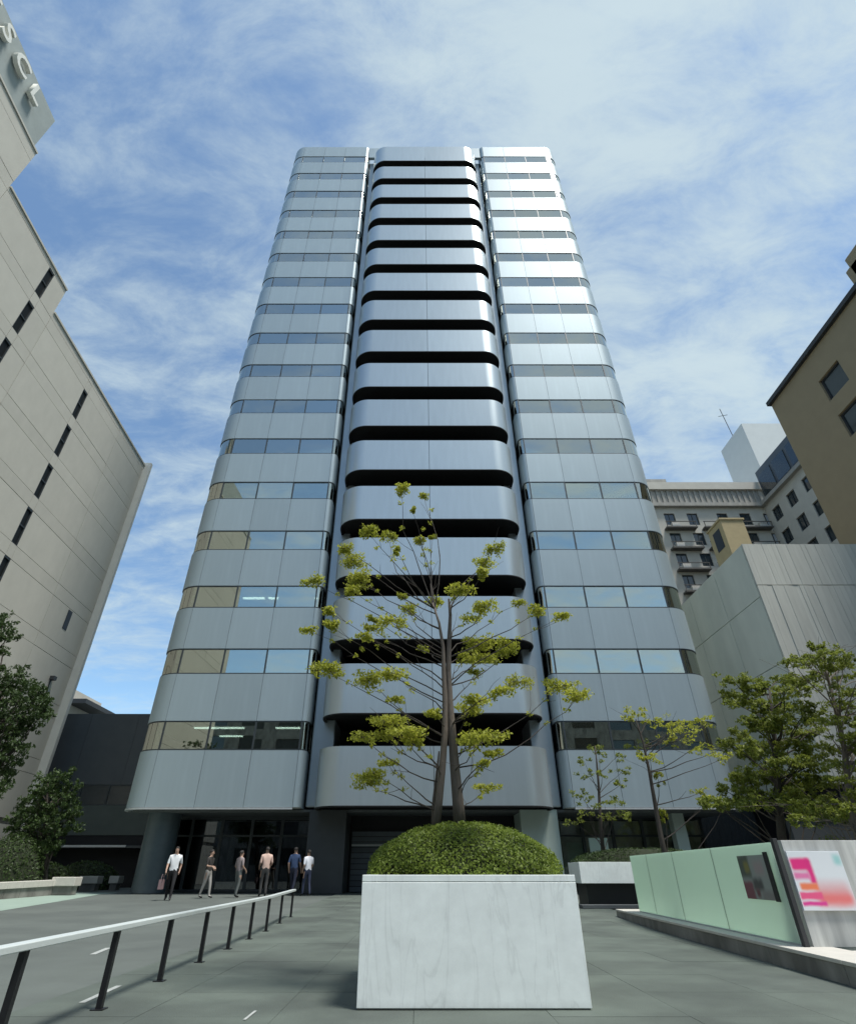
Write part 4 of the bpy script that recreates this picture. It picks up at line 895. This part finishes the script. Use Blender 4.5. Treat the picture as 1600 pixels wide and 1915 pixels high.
# ================================================================== ACROSS THE STREET (mirrored in the tower glass)
def street_side():
    B = thing('street_building', 'grey concrete block across the street, mirrored in the lowest tower windows', 'building', (-48, -36, 0))
    W, H = 96.0, 24.0; fn = lambda u, v, d: (u, -d, v); ops = []
    for c in range(16):
        for r_ in range(6): ops.append((2.0 + c*5.9, 5.6 + c*5.9, 2.0 + r_*3.7, 4.2 + r_*3.7))
    wall_open(fn, 0, W, 0, H, ops, 0.3, 'wall', 'concrete', B)
    gm = MB().box(0, -0.22, 0, 3.6, -0.20, 2.2).mesh('window', 'winglass')
    for a, c, d, e in ops: link('window', gm, B, (a, 0, d))
    build('roof', MB().box(0, -14, H - 0.3, W, -0.02, H), 'concrete', B); build('rear_wall', MB().box(0, -14.2, 0, W, -14.01, H), 'concrete', B)
    for i, (x, y, h, lb) in enumerate(((24.0, -7.0, 13.0, 'tall street tree across from the shopside glazing, mirrored in the tower'), (31.0, -9.0, 11.5, 'smaller street tree beside the tall one, mirrored in the tower'))):
        r = random.Random(90 + i); b = Vector((x, y, 0)); tk = [b + Vector((r.gauss(0, .1), r.gauss(0, .1), h*k/6)) for k in range(6)]; tk[0] = b
        cl = []
        for _ in range(60):
            th = r.uniform(0, 6.28); zz = r.uniform(0.32, 1.0); q = math.sqrt(max(0.05, 1 - ((zz - 0.6)/0.42)**2))*3.4*r.uniform(0.4, 1)
            cl.append((b + Vector((q*math.cos(th), q*math.sin(th), h*zz)), 0.9, 0.55))
        tree('street_tree', lb, b, tk, cl, 'leaf_m', 0.14, 90, 95 + i, tr0=0.2, flat=0.4, group='street trees')
street_side()

# ================================================================== PEOPLE
def person(label, px, py, shirt, trousers, facing, stride, hair=(0.02, 0.017, 0.015), arm=0.0, h=1.70, group=None):
    g = G(px, py); g.z -= 0.021 if g.x < -3.5 else 0; T = thing('person', label, 'person', g, facing, group=group); s = h/1.72
    V = {'pel': (0, 0, .93), 'waist': (0, .005, 1.08), 'chest': (0, .01, 1.30), 'neck': (0, 0, 1.46), 'head0': (0, -.015, 1.54), 'head1': (0, -.02, 1.63), 'top': (0, -.01, 1.68)}
    rad = {'pel': (.165, .115), 'waist': (.145, .105), 'chest': (.185, .12), 'neck': (.055, .058), 'head0': (.070, .085), 'head1': (.078, .095), 'top': (.05, .06)}
    E_ = [('pel', 'waist'), ('waist', 'chest'), ('chest', 'neck'), ('neck', 'head0'), ('head0', 'head1'), ('head1', 'top')]
    for sd, nm in ((-1, 'l'), (1, 'r')):
        st = stride*sd
        V.update({nm+'hip': (sd*.095, 0, .86), nm+'knee': (sd*.10, -st*.5 - .02, .48), nm+'ank': (sd*.10, -st + .03, .085), nm+'toe': (sd*.115, -st - .13, .035),
                  nm+'sh': (sd*.19, .01, 1.38), nm+'elb': (sd*.235, st*.35 + .03, 1.11), nm+'wr': (sd*.225, st*.6 - .05 - arm*.15, .87 + arm*.25), nm+'hand': (sd*.22, st*.66 - .08 - arm*.2, .79 + arm*.27)})
        rad.update({nm+'hip': (.098, .105), nm+'knee': (.062, .066), nm+'ank': (.042, .05), nm+'toe': (.036, .03), nm+'sh': (.07, .07), nm+'elb': (.045, .045), nm+'wr': (.03, .03), nm+'hand': (.034, .022)})
        E_ += [('pel', nm+'hip'), (nm+'hip', nm+'knee'), (nm+'knee', nm+'ank'), (nm+'ank', nm+'toe'), ('chest', nm+'sh'), (nm+'sh', nm+'elb'), (nm+'elb', nm+'wr'), (nm+'wr', nm+'hand')]
        # five fingers fanned from the palm
        hx, hy, hz = V[nm+'hand']
        for k, (oy, ln) in enumerate(((-.03, .07), (-.012, .082), (.006, .078), (.022, .064))):
            V[f'{nm}f{k}'] = (hx - sd*.012, hy + oy, hz - ln); rad[f'{nm}f{k}'] = (.009, .009); E_.append((nm+'hand', f'{nm}f{k}'))
        V[nm+'th'] = (hx - sd*.03, hy - .045, hz - .02); rad[nm+'th'] = (.010, .010); E_.append((nm+'hand', nm+'th'))
    keys = list(V); me = bpy.data.meshes.new('body'); me.from_pydata([Vector(V[k])*s for k in keys], [(keys.index(a), keys.index(b)) for a, b in E_], [])
    tmp = bpy.data.objects.new('body_tmp', me); COL.objects.link(tmp); sk = tmp.modifiers.new('skin', 'SKIN')
    for i, k in enumerate(keys):
        sv = me.skin_vertices[0].data[i]; sv.radius = (rad[k][0]*s, rad[k][1]*s); sv.use_root = (k == 'pel')
    tmp.modifiers.new('sub', 'SUBSURF').levels = 1
    dg = bpy.context.evaluated_depsgraph_get(); body = bpy.data.meshes.new_from_object(tmp.evaluated_get(dg)); bpy.data.objects.remove(tmp)
    body.name = 'body'
    def pm(n, c, ro=.8): return mat(n, c, ro, nscale=8, namt=.06)
    for q in (pm('shirt', shirt), pm('trousers', trousers), pm('skin', (.42, .27, .20), .6), pm('shoes', (.02, .02, .02), .5)): body.materials.append(q)
    for p in body.polygons:
        z = p.center.z/s; x = abs(p.center.x)/s; p.use_smooth = True
        if z > 1.455: mi = 2
        elif x > .165 and z < 1.16: mi = 2
        elif z > .97: mi = 0
        elif z > .085: mi = 1
        else: mi = 3
        p.material_index = mi
    link('body', body, T)
    hm = MB(); nu, nv = 12, 6; v = []
    for j in range(nv+1):
        ph = math.pi/2*j/nv - 0.25*(1 - j/nv)
        for i in range(nu):
            th = 2*math.pi*i/nu; front = max(0, -math.sin(th))
            v.append((.086*math.cos(th)*math.cos(ph)*s, (.01 + .105*math.sin(th)*math.cos(ph))*s, (1.615 + .03*front*(1 - j/nv)*2 + .095*math.sin(ph))*s))
    hm.add(v, [(j*nu+i, j*nu+(i+1)%nu, (j+1)*nu+(i+1)%nu, (j+1)*nu+i) for j in range(nv) for i in range(nu)])
    build('hair', hm, mat('hair', hair, .7), T, smooth=True, fix=False)
    fc = MB()
    for sd in (-1, 1): fc.box(sd*.03*s - .009, -.115*s, 1.598*s, sd*.03*s + .009, -.100*s, 1.607*s)
    fc.box(-.02*s, -.112*s, 1.532*s, .02*s, -.098*s, 1.538*s); build('face_features', fc, mat('face_dark', (.09, .04, .035), .6), T)
    nose = MB().add([(-.012*s, -.105*s, 1.56*s), (.012*s, -.105*s, 1.56*s), (0, -.132*s, 1.562*s), (0, -.108*s, 1.60*s)], [(0, 1, 2), (1, 3, 2), (0, 2, 3)]); build('nose', nose, mat('nose_skin', (.42, .27, .20), .6), T, fix=False)
    return T
def people():
    a = person('person in a white shirt and dark trousers walking past the lobby by the round column', 313, 1683, (.75, .78, .8), (.012, .012, .015), R(14), .22, arm=.3)
    # shoulder bag at the walker's side
    bg = build('hand_bag', MB().box(-.05, -.17, -.16, .05, .17, .14).tube([(0, -.12, .14), (0, -.08, .30), (0, .08, .30), (0, .12, .14)], .012, 6), mat('bag_leather', (.28, .19, .20), .6), bevel=.02, loc=a.location + Vector((-.46, .05, .60)))
    bg['label'] = 'small dusky pink handbag beside the walker in the white shirt'; bg['category'] = 'bag'
    bg.location = a.location + Vector((-.30, -.10, .50))
    person('person in a dark top and pale trousers standing in front of the lobby', 382, 1679, (.035, .032, .03), (.34, .33, .31), R(75), .16, arm=.9, h=1.62)
    person('person in a dusty pink top and grey trousers in front of the lobby', 440, 1678, (.30, .25, .25), (.13, .145, .14), R(140), .05, h=1.60, arm=.5)
    person('person in a peach coloured jacket standing in front of the lobby glass', 490, 1676, (.62, .44, .37), (.05, .05, .05), R(205), .04, h=1.74, arm=.7)
    person('person in a navy shirt beside a companion in white', 545, 1674, (.045, .08, .17), (.02, .025, .05), R(165), .18, h=1.74, arm=.2)
    person('person in a white shirt and navy trousers beside a companion in navy', 571, 1675, (.72, .74, .8), (.03, .04, .08), R(-140), .14, h=1.64, arm=.4)
people()
for o in bpy.data.objects:
    if o.type == 'MESH' and o.parent is None and not o.get('kind') and not o.get('label'): print('UNLABELLED', o.name)
